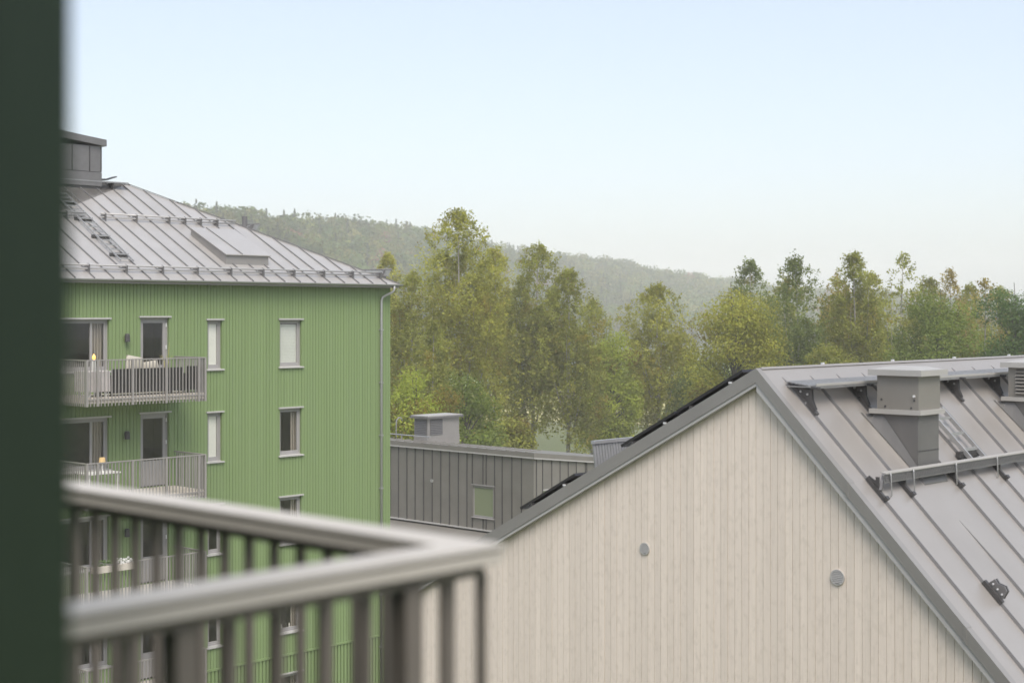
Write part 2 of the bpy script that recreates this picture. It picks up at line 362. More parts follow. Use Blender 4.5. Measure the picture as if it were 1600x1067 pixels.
TREES = [
 (606,398,150,34,B_,'yellow','yellowing birch rising just behind the corner of the green house'),
 (646,425,112,52,B_,'olive','weeping olive birch right beside the green house corner'),
 (648,556,88,48,O_,'lime','low rounded bright green tree behind the louvred roof vent'),
 (722,330,116,66,B_,'birch','tallest birch of all, its tip reaching above the hill'),
 (776,388,128,38,B_,'yellow','slim birch flecked with orange right of the tallest birch'),
 (832,384,122,48,B_,'olive','broad birch with a two-pointed top left of the open hillside'),
 (886,422,118,48,B_,'olive','birch with a dark forked trunk above the grey annex roof'),
 (726,575,92,44,O_,'green','low bushy tree just right of the louvred roof vent'),
 (800,640,98,34,O_,'olive','low bush between the tall birches and the annex roof'),
 (952,512,124,34,O_,'lime','small light green tree between the two birch groups'),
 (1028,446,128,56,B_,'birch','birch standing alone left of the gable peak'),
 (1150,430,104,56,O_,'birch','broad rounded golden green tree just left of the gable peak'),
 (1182,408,128,40,B_,'dark','dark birch top behind the golden green tree'),
 (1252,402,112,44,B_,'dark','dark pointed birch right above the gable peak'),
 (1300,432,126,34,B_,'rust','rusty brown birch left of the twin-topped birch'),
 (1338,396,116,48,B_,'olive','full olive birch with a broad twin top'),
 (1402,398,122,36,S_,'olive','thin birch with an airy see-through top'),
 (1462,440,108,52,O_,'green','rounded green tree behind the beige roof hood'),
 (1484,424,132,34,S_,'rust','sparse pale birch behind the rounded green tree'),
 (1536,434,114,36,S_,'rust','sparse reddish tree with a pale bent trunk near right edge'),
 (1596,430,110,52,O_,'deep','dense deep green tree at the right edge'),
 (1215,500,130,44,O_,'dark','shaded low tree between the gable peak birches'),
 (1375,500,128,48,O_,'dark','dark undergrowth tree below the airy birch'),
 (1100,560,120,44,O_,'dark','dark low tree behind the upper solar panels'),
 (1290,520,104,40,O_,'olive','low olive tree over the ridge walkway'),
 (1545,505,124,44,O_,'green','low green tree between the sparse tree and right edge'),
 (680,505,100,40,B_,'olive','young birch leaning behind the low bright tree'),
 (1220,436,146,34,B_,'olive','hazy olive birch filling the gap between the two dark birches'),
 (1372,428,140,34,B_,'birch','hazy birch between the twin-topped and the airy birch'),
 (1440,436,142,32,B_,'olive','hazy narrow birch left of the rounded green tree'),
 (1512,446,138,34,B_,'olive','hazy olive birch just left of the sparse reddish tree'),
 (1565,450,140,30,B_,'birch','hazy birch half hidden by the deep green tree'),
 (925,470,140,34,B_,'olive','hazy slim birch right of the dark forked birch'),
]
for i, (px, yt, D, rp, kd, tn, lb) in enumerate(TREES):
    rnd = kd == O_
    make_tree(px, yt, D, rp, kd, tn, lb, dens=1.0 if not rnd else 1.15, bark='dark_bark' if rnd else 'birch_bark', accent=.02 if tn in ('dark','deep','green') else .08,
              low=.10 if rnd else (.31 if 815 < px < 900 or 1000 < px < 1050 else .17), name='leafy_tree' if rnd else 'birch_tree')

# ---------------------------------------------------------------- the green apartment house
YF, XC, X0G, YB = 40.40, 36.457, 14.0, 53.9
ST = 3.005                                     # storey height
EY, EX, EZ = 40.05, 36.60, CZ+1.065            # eave line, eave corner, eave height
PT = math.tan(R(27.33)); RUN = 6.94
green = thing('green_house', (25,YF,0), 'green clad apartment house with grey hip roof and stacked balconies', 'building')
WIN = []   # (x0, x1, z0, z1, kind)
for k in range(5):
    dz = CZ-ST*k
    WIN.append((28.50,29.09,dz-1.80,dz-.21,'narrow',k)); WIN.append((31.43,32.39,dz-1.80,dz-.21,'wide',k))
    WIN.append((25.99,27.06,dz-2.42,dz-.12,'door',k)); WIN.append((22.95,24.90,dz-1.75,dz-.17,'big',k))
def cut(xa, xb, za, zb):
    """the rectangle minus the openings"""
    xs = sorted({xa, xb, *[v for w in WIN for v in w[:2] if xa < v < xb]}); out = []
    for a, b in zip(xs, xs[1:]):
        segs = [(za, zb)]
        for w in WIN:
            if w[0] < (a+b)/2 < w[1]:
                ns = []
                for s, e in segs:
                    if w[3] <= s or w[2] >= e: ns.append((s, e))
                    else:
                        if s < w[2]: ns.append((s, w[2]))
                        if e > w[3]: ns.append((w[3], e))
                segs = ns
        out += [(a, b, s, e) for s, e in segs]
    return out
TRIM = CZ-.2868*YF
mb = MB()
for a, b, s, e in cut(X0G, XC-.03, 0, EZ-.02): mb.quad((a,YF+.03,s),(b,YF+.03,s),(b,YF+.03,e),(a,YF+.03,e))
mb.quad((XC-.03,YF+.03,0),(XC-.03,YB,0),(XC-.03,YB,EZ),(XC-.03,YF+.03,EZ))
mb.quad((XC-.03,YB,0),(X0G,YB,0),(X0G,YB,EZ),(XC-.03,YB,EZ)); mb.quad((X0G,YB,0),(X0G,YF+.03,0),(X0G,YF+.03,EZ),(X0G,YB,EZ))
mb.build('wall', 'green_groove', green)
mb = MB(); PW = .125; x = X0G
while x < XC-.001:
    xb = min(x+PW-.011, XC); pr = rng.uniform(-.004, .004)
    for a, b, s, e in cut(x, xb, TRIM+.05, EZ-.03):
        if b-a > .012: mb.box(a, b, YF+pr, YF+.035, s, e)
    x += PW
mb.build('cladding', 'green_paint', green, kind='stuff')
mb = MB(); x = X0G
while x < XC-.001:
    xb = min(x+.148-.05, XC)
    for a, b, s, e in cut(x, xb, 0.3, TRIM-.02):
        if b-a > .012: mb.box(a, b, YF-.015, YF+.035, s, e)
    x += .148
mb.build('base_cladding', 'green_paint', green, kind='stuff')
MB().box(X0G, XC+.01, YF-.045, YF+.03, TRIM-.02, TRIM+.05).build('base_trim', 'green_paint', green)
mb = MB(); y = YF+.05
while y < YB:
    mb.box(XC-.03, XC, y, y+.126, .3, EZ-.03); y += .148
mb.build('side_cladding', 'green_paint', green, kind='stuff')
# windows and doors
def rim(mb, x0, x1, z0, z1, w, y0, y1):
    mb.box(x0, x0+w, y0, y1, z0, z1); mb.box(x1-w, x1, y0, y1, z0, z1)
    mb.box(x0+w, x1-w, y0, y1, z0, z0+w); mb.box(x0+w, x1-w, y0, y1, z1-w, z1)
for (x0, x1, z0, z1, kd, k) in WIN:
    yw = YF+.10
    nm = 'balcony_door' if kd == 'door' else 'window'
    e = thing(nm, ((x0+x1)/2, yw, z0), parent=green)
    mb = MB()                                    # painted reveal round the opening
    mb.box(x0-.002, x0+.012, YF+.002, yw+.1, z0, z1); mb.box(x1-.012, x1+.002, YF+.002, yw+.1, z0, z1)
    mb.box(x0+.012, x1-.012, YF+.004, yw+.1, z1-.012, z1+.002)
    mb.build('reveal', 'green_paint', e)
    MB().box(x0-.05, x1+.05, YF-.05, YF+.06, z1-.005, z1+.045).build('lintel', 'trim_metal', e)
    if kd != 'door':
        MB().slab([(x0-.05,YF-.07,z0-.05),(x1+.05,YF-.07,z0-.05),(x1+.05,yw+.02,z0-.015),(x0-.05,yw+.02,z0-.015)], (0,0,.035)).build('sill', 'trim_metal', e)
    mb = MB(); rim(mb, x0+.012, x1-.012, z0+.02, z1-.012, .05, yw, yw+.09); mb.build('frame', 'frame_paint', e)
    fw = .065 if kd != 'door' else .11
    zb = z0+.07; zs = z0+.07
    mb = MB(); rim(mb, x0+.062, x1-.062, zb, z1-.062, fw, yw+.015, yw+.075)
    if kd == 'door': mb.box(x0+.062+fw, x1-.062-fw, yw+.02, yw+.07, z0+.18, z0+.80)
    if kd == 'big': mb.box(x1-.60, x1-.53, yw+.015, yw+.075, zb+fw, z1-.062-fw)
    mb.build('sash', 'frame_paint', e)
    MB().box(x0+.062+fw-.01, x1-.062-fw+.01, yw+.042, yw+.054, (zb+fw-.01 if kd != 'door' else z0+.78), z1-.062-fw+.01).build('pane', 'glass', e)
    d = 1.6                                      # the room behind
    mb = MB(); ya = yw+.10; yb = ya+d; a, b, s, t = x0-.6, x1+.6, z0-.5, z1+.3
    mb.quad((a,yb,s),(b,yb,s),(b,yb,t),(a,yb,t)); mb.quad((a,ya,s),(a,yb,s),(a,yb,t),(a,ya,t)); mb.quad((b,yb,s),(b,ya,s),(b,ya,t),(b,yb,t))
    mb.quad((a,ya,s),(b,ya,s),(b,yb,s),(a,yb,s)); mb.quad((a,yb,t),(b,yb,t),(b,ya,t),(a,ya,t))
    mb.build('room', 'room', e)
    if kd == 'narrow' and k < 2: MB().box(x0+.064, x1-.064, yw+.076, yw+.084, z0+.05, z1-.05).build('roller_blind', 'blind_white', e)
    if kd == 'wide' and k == 0:
        for q in range(30):
            zz = z1-.13-q*.05
            MB().box(x0+.064, x1-.064, yw+.077, yw+.095, zz-.023, zz+.023).build('blind_slat', 'blind_slat', e) if q else None
    if kd == 'wide' and k > 0:
        for s_ in (x1-.30,):
            mb = MB()
            for q in range(6): mb.box(s_+q*.045, s_+q*.045+.04, ya+.04+(q%2)*.03, ya+.06+(q%2)*.03, z0-.1, z1)
            mb.build('curtain', 'curtain', e)
        for q, w in ((.25,.05),(.45,.09),(.6,.04)):
            if k > 1: MB().tube([(x0+q,ya+.05,z0+.03),(x0+q,ya+.05,z0+.08),(x0+q,ya+.05,z0+.25)], [w*.6,w*.7,w*.45], 10).build('vase', 'plastic_white' if w < .08 else 'wicker', e, smooth=True)
    if kd == 'big':
        mb = MB()
        for q in range(8): mb.box(x1-.50+q*.05, x1-.50+q*.05+.044, ya+.04+(q%2)*.03, ya+.06+(q%2)*.03, z0-.1, z1)
        mb.build('curtain', 'curtain', e)
    if kd == 'door':
        for zz in (z0+.35, z0+1.3, z1-.30): MB().box(x1-.072, x1-.045, yw-.02, yw+.02, zz, zz+.12).build('hinge', 'clip_metal', e)
for k in range(4):                               # wall lamps
    z = CZ-ST*k-.72
    e = thing('wall_lamp', (25.46,YF,z), parent=green)
    MB().box(25.43, 25.49, YF-.05, YF+.0, z-.05, z+.05).build('mount', 'lamp_black', e)
    MB().tube([(25.46,YF-.11,z-.15),(25.46,YF-.11,z+.05),(25.46,YF-.11,z+.10)], [.085,.075,.06], 12).build('shade', 'lamp_black', e)
# balconies
BX0, BX1, BY = 23.13, 27.24, 38.73
bal_me = None
for k in range(4):
    zr = CZ-1.345-ST*k; zf = zr-1.10
    e = thing('balcony', ((BX0+BX1)/2,(BY+YF)/2,zf), parent=green)
    MB().box(BX0+.03, BX1-.03, BY+.03, YF-.01, zf-.18, zf).build('slab', 'slab_edge', e)
    mb = MB(); w = .055
    mb.box(BX0-w/2, BX1+w/2, BY-w/2, BY+w/2, zr-.035, zr); mb.build('top_rail', 'facade_rail', e)
    for xx in (BX0, BX1): MB().box(xx-w/2, xx+w/2, BY+w/2, YF-.02, zr-.035, zr).build('top_rail', 'facade_rail', e)
    MB().box(BX0, BX1, BY-.012, BY+.012, zf-.08, zf-.045).build('bottom_rail', 'facade_rail', e)
    if bal_me is None:
        t_ = MB().box(-.014,.014,-.014,.014,-.665,.665); bal_me = bpy.data.meshes.new('baluster'); bal_me.from_pydata(t_.v, [], t_.f); bal_me.materials.append(M['facade_rail'])
        t_ = MB().box(-.035,.035,-.03,.03,-.665,.665); post_me = bpy.data.meshes.new('post'); post_me.from_pydata(t_.v, [], t_.f); post_me.materials.append(M['facade_rail'])
    zc = zr-.035-.665; n = 35
    for i in range(n+1):
        xx = BX0+(BX1-BX0)*i/n
        shared('post' if i in (0,3,13,23,33,35) else 'baluster', post_me if i in (0,3,13,23,33,35) else bal_me, (xx,BY,zc), e)
    for xx in (BX0, BX1):
        for i in range(1, 14): shared('baluster', bal_me, (xx,BY+(YF-.03-BY)*i/14,zc), e)
# roof of parallel sheets between standing seams
XL = 13.4
roof = thing('roof', (25,EY,EZ), parent=green)
def gp(x, v, off=0): return Vector((x, EY+v-off*math.sin(R(27.33)), EZ+PT*v+off*math.cos(R(27.33))))
SEAM = .655; xr = EX; i = 0
while xr > XL+.01:
    xl = max(xr-SEAM, XL)
    va, vb = max(.001, min(RUN, EX-xl, xl-XL)), max(.001, min(RUN, EX-xr, xr-XL))
    pts = [gp(xl,-.04), gp(xr,-.04), gp(xr,vb)]
    if vb < RUN < EX-xl: pts.append(gp(EX-RUN, RUN))
    if va < RUN and XL+RUN > xl and XL+RUN < xr: pts.append(gp(XL+RUN, RUN))
    pts.append(gp(xl,va))
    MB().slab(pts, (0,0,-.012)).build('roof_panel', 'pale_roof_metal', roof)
    if va > .15:
        MB().bar(gp(xl+.012,-.02,.02), gp(xl+.012,va-.05,.02), .026, .045, (0,-.46,.89)).build('standing_seam', 'seam_metal', roof)
    xr = xl
AP, AL = gp(EX-RUN, RUN), gp(XL+RUN, RUN); ye = EY+2*RUN
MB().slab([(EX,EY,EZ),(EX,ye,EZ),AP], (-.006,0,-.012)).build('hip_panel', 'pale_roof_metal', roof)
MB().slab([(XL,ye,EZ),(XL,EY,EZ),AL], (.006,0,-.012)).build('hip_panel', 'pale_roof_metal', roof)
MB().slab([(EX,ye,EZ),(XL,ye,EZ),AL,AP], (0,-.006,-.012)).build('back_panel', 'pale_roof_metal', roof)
MB().bar(gp(EX,.0,.02), AP+Vector((0,0,.03)), .09, .03).build('hip_cap', 'seam_metal', roof)
MB().bar(AP+Vector((0,0,.03)), AL+Vector((0,0,.03)), .16, .04).build('ridge_cap', 'seam_metal', roof)
for q in range(10):                              # seams on the end slope, seen over the hip from elsewhere
    yy = EY+.7+q*1.25; vv = min(yy-EY, ye-yy)
    MB().bar((EX,yy,EZ+.02), (EX-vv+.05,yy,EZ+PT*(vv-.05)+.02), .026, .045).build('standing_seam', 'seam_metal', roof)
MB().box(XL, EX, EY+.02, YF+.0, EZ-.10, EZ-.06).build('soffit', 'fascia_metal', green)
MB().box(XL, EX-.02, EY+.005, EY+.03, EZ-.14, EZ-.02).build('fascia', 'fascia_metal', green)
mb = MB()                                        # half-round gutter
N = 9
for xx in (XL, EX+.06):
    for q in range(N): a = math.pi*(1+q/(N-1)); mb.v.append((xx, EY-.06+.065*math.cos(a), EZ-.015+.065*math.sin(a)))
    for q in range(N): a = math.pi*(2-q/(N-1)); mb.v.append((xx, EY-.06+.055*math.cos(a), EZ-.015+.055*math.sin(a)))
for q in range(2*N): j = (q+1) % (2*N); mb.f.append((q, j, 2*N+j, 2*N+q))
mb.f.append(tuple(range(2*N-1,-1,-1))); mb.f.append(tuple(range(2*N,4*N)))
mb.build('gutter', 'galvanised', green)
dp = [(36.28,EY-.06,EZ-.06),(36.28,EY-.06,EZ-.20),(36.24,EY-.03,EZ-.29),(36.12,YF-.17,EZ-.40),(36.00,YF-.10,EZ-.48),(35.96,YF-.08,EZ-.60),(35.96,YF-.08,1.0)]
e = MB().tube(dp, .045, 10).build('downpipe', 'galvanised', green, smooth=True)
for k in range(7): MB().box(35.90, 36.02, YF-.13, YF+.0, 3+k*1.9, 3.04+k*1.9).build('pipe_bracket', 'galvanised', e)
# snow guards
def snow_guard(parent, x0, x1, v, brackets, fn=gp):
    e = thing('snow_guard', fn((x0+x1)/2, v), parent=parent)
    for off in (.10, .22): MB().tube([fn(x0,v,off), fn(x1,v,off)], .030, 8).build('guard_rail', 'trim_metal', e, smooth=True)
    for xb in brackets:
        MB().slab([fn(xb,v-.14,.03), fn(xb,v+.22,.03), fn(xb,v+.05,.25), fn(xb,v-.05,.25)], (.03,0,0)).build('bracket', 'mid_metal', e)
sx = [EX-SEAM*q for q in range(1, 36)]
snow_guard(roof, 14.5, 36.05, .42, sx[0:-2:2])
snow_guard(roof, 26.75, 32.2, 3.98, [26.9, 28.1, 29.4, 30.05, 30.7, 31.4])
snow_guard(roof, 20.2, 26.2, 3.98, sx[16:24:2])
def hp(y, v, off=0): return Vector((EX-v+off*math.sin(R(27.33)), y, EZ+PT*v+off*math.cos(R(27.33))))
def hip_fence(y0, y1, v):
    e = thing('snow_fence', hp((y0+y1)/2, v), parent=roof)
    MB().tube([hp(y0,v,.36), hp(y1,v,.36)], .025, 8).build('guard_rail', 'mid_metal', e, smooth=True)
    MB().tube([hp(y0+.12,v,.08), hp(y1,v,.08)], .02, 8).build('guard_rail', 'mid_metal', e, smooth=True)
    mb = MB(); q = y0
    while q < y1: mb.bar(hp(q+.10,v,.07), hp(q,v,.36), .018, .018, (1,0,0)); q += .055
    mb.build('guard_mesh', 'galvanised', e)
    q = y0+.3
    while q < y1: MB().slab([hp(q,v-.14,.03), hp(q,v+.25,.03), hp(q,v+.03,.36), hp(q,v-.03,.36)], (0,.03,0)).build('bracket', 'mid_metal', e); q += 1.25
hip_fence(EY+.15, ye-.3, .42); hip_fence(EY+3.75, ye-3.8, 3.6)
# ladder up the roof
def ladder(parent, x0, x1, va, vb, fn, off=.10, step=.32, m='mid_metal'):
    e = thing('roof_ladder', fn((x0+x1)/2, va), parent=parent)
    for xx in (x0, x1): MB().bar(fn(xx,va,off), fn(xx,vb,off), .03, .05).build('ladder_rail', m, e)
    v = va+.12
    while v < vb: MB().bar(fn(x0,v,off), fn(x1,v,off), .035, .035).build('rung', m, e); v += step
    v = va+.5
    while v < vb: MB().bar(fn(x0-.10,v,off*.45), fn(x1+.10,v,off*.45), .06, off*.8).build('foot', 'dark_metal', e); v += step*4
    return e
def gl(x, v, off=0): return gp(x+.07*(v-.95), v, off)
ladder(roof, 25.64, 26.10, .95, 5.6, gl, .12, .30, 'galvanised')
# roof hatch dormer
e = thing('roof_hatch', gp(30.3,1.1), parent=roof)
a, b, v0, v1, hh = 29.78, 31.55, 1.12, 3.12, .34
tl = [gp(a,v0), gp(b,v0), gp(b,v0)+Vector((0,0,hh)), gp(a,v0)+Vector((0,0,hh))]
MB().hexa([gp(a,v0),gp(b,v0),gp(b,v1),gp(a,v1)], [gp(a,v0)+Vector((0,0,hh)),gp(b,v0)+Vector((0,0,hh)),gp(b,v1)+Vector((0,0,.24)),gp(a,v1)+Vector((0,0,.24))]).build('hatch_box', 'fascia_metal', e)
up = Vector((0,0,1))
for p, q in ((a-.05, a+.62), (a+.62, b+.05)):
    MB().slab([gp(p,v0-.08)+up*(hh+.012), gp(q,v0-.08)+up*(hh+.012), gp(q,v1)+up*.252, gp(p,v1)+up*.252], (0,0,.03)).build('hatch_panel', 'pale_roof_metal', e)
MB().bar(gp(a+.62,v0-.08)+up*(hh+.05), gp(a+.62,v1)+up*.29, .026, .05).build('standing_seam', 'seam_metal', e)
# vent shaft by the ridge, with a sloping lid
e = thing('vent_shaft', (26.5,46.4,EZ+3), parent=roof)
MB().box(24.4, 28.25, 46.4, 48.2, CZ+3.9, CZ+5.85).build('shaft_wall', 'dark_metal', e)
xs_ = [24.4,25.05,25.75,26.43,27.12,27.80,28.25]
for p, q in zip(xs_, xs_[1:]): MB().box(p+.006, q-.006, 46.375, 46.4, CZ+4.95, CZ+5.84).build('shaft_panel', 'mid_metal', e); MB().box(q-.015, q+.015, 46.35, 46.395, CZ+4.95, CZ+5.84).build('standing_seam', 'dark_metal', e)
MB().box(24.4, 28.27, 46.36, 46.398, CZ+4.45, CZ+4.93).build('shaft_flashing', 'mid_metal', e)
MB().hexa([(24.3,46.25,CZ+6.28),(28.40,46.25,CZ+5.85),(28.40,48.3,CZ+5.85),(24.3,48.3,CZ+6.28)], [(24.3,46.25,CZ+6.52),(28.40,46.25,CZ+6.08),(28.40,48.3,CZ+6.08),(24.3,48.3,CZ+6.52)]).build('lid', 'mid_metal', e)
MB().slab([(20,46.35,CZ+4.60),(29.35,46.35,CZ+4.60),(29.35,46.72,CZ+4.63),(20,46.72,CZ+4.63)], (0,0,.04)).build('ridge_walkway', 'grating', e)
for xb in (25.4,26.7,28.03,28.72): MB().slab([(xb,46.36,CZ+4.60),(xb,46.72,CZ+4.60),(xb,46.5,CZ+4.38),(xb,46.42,CZ+4.33)], (.05,0,0)).build('bracket', 'dark_metal', e)
MB().bar((28.3,47.2,CZ+4.75), (28.95,47.2,CZ+4.78), .3, .05).build('roof_cleat', 'dark_metal', e)
MB().bar((28.95,47.2,CZ+4.78), (29.3,47.2,CZ+4.9), .3, .04).build('roof_cleat', 'dark_metal', e)
MB().tube([(33.1,44.6,EZ+1.6),(33.1,44.6,CZ+3.55)], .10, 10).build('flue_pipe', 'mid_metal', roof)

# ---------------------------------------------------------------- the gabled wooden house
XG, AYp, AZ = 14.5, 9.788, CZ-.643             # verge plane, ridge line
PR, PL = R(45.3), R(28.45); TR, TL_ = math.tan(PR), math.tan(PL)
XE = 28.1; REY = 3.2; LEY = 15.9               # far gable, right eave, left eave
house = thing('gabled_house', (XG,9,0), 'pale board gabled house with grey standing seam roof and solar panels', 'building')
def rp(x, s, off=0):                           # s metres in plan down the right slope from the ridge
    return Vector((x, AYp-s-off*math.sin(PR), AZ-TR*s+off*math.cos(PR)))
def lp(x, s, off=0): return Vector((x, AYp+s+off*math.sin(PL), AZ-TL_*s+off*math.cos(PL)))
XWALL = XG+.10
def under(y):                                  # underside of the verge at plan position y
    return (AZ-TR*(AYp-y) if y < AYp else AZ-TL_*(y-AYp))-.20
gable = thing('gable_wall', (XWALL,9.5,0), parent=house)
pts = [(XWALL+.03,REY+.4,0),(XWALL+.03,LEY-.2,0),(XWALL+.03,LEY-.2,under(LEY-.2)+.02),(XWALL+.03,AYp,under(AYp)+.02),(XWALL+.03,REY+.4,under(REY+.4)+.02)]
MB().slab(pts, (.2,0,0)).build('backing', 'backing', gable)
y = REY+.4; BWD = .0993
while y < LEY-.2:
    w = BWD; yb = min(y+w-.0055, LEY-.2); pr = rng.uniform(0, .0035)
    ps = [(XWALL-pr,y,4.0),(XWALL-pr,yb,4.0),(XWALL-pr,yb,under(yb)+.06)]
    if y < AYp < yb: ps.append((XWALL-pr,AYp,under(AYp)+.06))
    ps.append((XWALL-pr,y,under(y)+.06))
    mb = MB().slab(ps, (.026+pr,0,0))
    mb.build('board', 'pale_board', gable); y += w
MB().box(XWALL-.02, XWALL+.03, REY+.4, LEY-.2, 0, 3.99).build('plinth', 'concrete', gable)
mb = MB(); mb.box(XWALL+.25, XE-.1, REY+.4, REY+.6, 0, under(REY+.4)); mb.box(XWALL+.25, XE-.1, LEY-.4, LEY-.2, 0, under(LEY-.2)-.1); mb.box(XE-.3, XE-.1, REY+.6, LEY-.4, 0, 9)
mb.build('side_wall', 'pale_board', house)
for (yy, zz, rr) in ((11.484, CZ-2.905, .075), (8.766, CZ-2.93, .088)):      # round wall vents
    e = thing('wall_vent', (XWALL,yy,zz), parent=gable)
    mb = MB(); n = 24
    for q in range(n):
        a, b = 2*math.pi*q/n, 2*math.pi*(q+1)/n
        c4 = [(XWALL-.02,yy+r_*math.cos(t),zz+r_*math.sin(t)) for r_, t in ((rr,a),(rr,b),(rr*.86,b),(rr*.86,a))]
        mb.slab(c4, (.018,0,0))
    mb.build('vent_ring', 'trim_metal', e)
    mb = MB().slab([(XWALL-.009,yy+rr*.9*math.cos(2*math.pi*q/n),zz+rr*.9*math.sin(2*math.pi*q/n)) for q in range(n)], (.006,0,0)); mb.build('vent_back', 'mid_metal', e)
    ns = 7
    for q in range(ns):
        h = -rr*.8+1.6*rr*(q+.5)/ns; hw = math.sqrt(max(0, (rr*.87)**2-h*h))
        MB().slab([(XWALL-.019,yy-hw,zz+h-rr*.03),(XWALL-.019,yy+hw,zz+h-rr*.03),(XWALL-.010,yy+hw,zz+h+rr*.06),(XWALL-.010,yy-hw,zz+h+rr*.06)], (0,0,.008)).build('vent_slat', 'trim_metal', e)
hroof = thing('roof', (20,AYp,AZ), parent=house)
xs = [XG+.02, XG+.395]+[XG+.395+.6*q for q in range(1, 23)]; SR = AYp-REY; SL = LEY-AYp
for i, (a, b) in enumerate(zip(xs, xs[1:])):
    MB().slab([rp(a,.0), rp(b,.0), rp(b,SR), rp(a,SR)], (0,-.008,-.008)).build('roof_panel', 'roof_metal', hroof)
    MB().slab([lp(a,.0), lp(b,.0), lp(b,SL), lp(a,SL)], (0,.006,-.010)).build('roof_panel', 'roof_metal', hroof)
    if i:
        mb = MB(); h = .034
        for s0, s1, h0, h1 in ((.10,.24,.004,h), (.24,SR,h,h)):
            if i == 3 and s0 > .2:                # this seam is broken by the walkway flashing below the hood
                mb.hexa([rp(a-.013,s0,0),rp(a+.013,s0,0),rp(a+.013,1.15,0),rp(a-.013,1.15,0)], [rp(a-.006,s0,h),rp(a+.006,s0,h),rp(a+.006,1.15,h),rp(a-.006,1.15,h)])
                s0 = 1.72; h0 = .002
                mb.hexa([rp(a-.003,s0,0),rp(a+.003,s0,0),rp(a+.013,2.35,0),rp(a-.013,2.35,0)], [rp(a-.002,s0,h0),rp(a+.002,s0,h0),rp(a+.006,2.35,h),rp(a-.006,2.35,h)]); s0 = 2.35; h0 = h
            mb.hexa([rp(a-.013,s0,0),rp(a+.013,s0,0),rp(a+.013,s1,0),rp(a-.013,s1,0)], [rp(a-.006,s0,h0),rp(a+.006,s0,h0),rp(a+.006,s1,h1),rp(a-.006,s1,h1)])
        mb.build('standing_seam', 'seam_metal', hroof)
for q in range(5): MB().slab([(XG+.1+q*2.7,AYp-.018,AZ-.004),(XG+2.8+q*2.7,AYp-.018,AZ-.004),(XG+2.8+q*2.7,AYp,AZ+.018),(XG+.1+q*2.7,AYp,AZ+.018)], (0,0,.004)).build('ridge_cap', 'roof_metal', hroof)
for q in range(5): MB().slab([(XG+.1+q*2.7,AYp+.002,AZ+.018),(XG+2.8+q*2.7,AYp+.002,AZ+.018),(XG+2.8+q*2.7,AYp+.09,AZ-.03),(XG+.1+q*2.7,AYp+.09,AZ-.03)], (0,0,.004)).build('ridge_cap', 'roof_metal', hroof)
# verge: folded fascia in lengths, with a lighter drip board below it
def verge(fn, lens, tot, dep, dep2):
    s = 0; n = 0
    while s < tot-.01:
        t = min(s+lens[min(n, len(lens)-1)], tot); up = .012
        def P(x, q, d): v = fn(x, q); return Vector((x, v.y, v.z+up-d))
        mb = MB().hexa([P(XG,s,dep),P(XG,t-.006,dep),P(XG+.10,t-.006,dep),P(XG+.10,s,dep)], [P(XG,s,0),P(XG,t-.006,0),P(XG+.10,t-.006,0),P(XG+.10,s,0)])
        if fn is lp: mb.f = [f[::-1] for f in mb.f]
        mb.build('verge_fascia', 'fascia_metal', hroof)
        if t < tot-.01:
            mb = MB().hexa([P(XG-.004,t-.04,dep),P(XG-.004,t,dep),P(XG+.11,t,dep),P(XG+.11,t-.04,dep)], [P(XG-.004,t-.04,-.004),P(XG-.004,t,-.004),P(XG+.11,t,-.004),P(XG+.11,t-.04,-.004)])
            if fn is lp: mb.f = [f[::-1] for f in mb.f]
            mb.build('fascia_joint', 'fascia_metal', hroof)
        mb = MB().hexa([P(XG+.010,s,dep2),P(XG+.010,t,dep2),P(XG+.13,t,dep2),P(XG+.13,s,dep2)], [P(XG+.010,s,dep-.001),P(XG+.010,t,dep-.001),P(XG+.13,t,dep-.001),P(XG+.13,s,dep-.001)])
        if fn is lp: mb.f = [f[::-1] for f in mb.f]
        mb.build('verge_trim', 'trim_metal', hroof)
        s = t; n += 1
verge(rp, [1.22, 1.38, 1.4], SR, .175, .265)
verge(lp, [2.9, 1.6, 1.6], SL, .165, .205)
# solar panels on the far slope
def pv(x0, x1, s0, s1):
    e = thing('solar_panel', lp((x0+x1)/2, (s0+s1)/2, .1), parent=hroof)
    MB().slab([lp(x0,s0,.085),lp(x1,s0,.085),lp(x1,s1,.085),lp(x0,s1,.085)], tuple(Vector((0,math.sin(PL),math.cos(PL)))*.035)).build('module', 'pv_dark', e)
    for q in (.2,.8):
        sm = s0+(s1-s0)*q; MB().bar(lp(x0-.02,sm,.045), lp(x1+.05,sm,.045), .04, .06).build('mounting_rail', 'dark_metal', e)
        MB().box(x0-.05, x0-.03, lp(0,sm).y-.02, lp(0,sm).y+.02, lp(0,sm,.06).z-.01, lp(0,sm,.06).z+.01).build('clamp', 'clip_metal', e) if q < .5 else None
    MB().box(x1-.06, x1-.02, lp(0,s0).y-.03, lp(0,s0).y+.0, lp(0,s0,.13).z-.0, lp(0,s0,.13).z+.035).build('clamp', 'clip_metal', e)
for c in range(7):
    xa = XG+.12+c*1.75
    pv(xa, xa+1.70, .22, 1.18); pv(xa, xa+1.70, 1.21, 2.05)
    if c < 2: pv(xa, xa+1.70, 2.82, 3.78)
# slatted snow fence standing on the far slope
e = thing('snow_fence', lp(16.5,3.7), parent=hroof)
fx0, fx1, fy, fz = 16.0, 18.2, 13.5, CZ-1.79
MB().box(fx0-.03, fx1, fy-.03, fy+.03, fz-.03, fz+.015).build('fence_rail', 'galvanised', e)
q = fx0
while q < fx1:
    MB().bar((q,fy,fz-.03), (q+.10,fy-.02,fz-.75), .02, .05, (1,0,0)).build('fence_slat', 'galvanised', e); q += .062
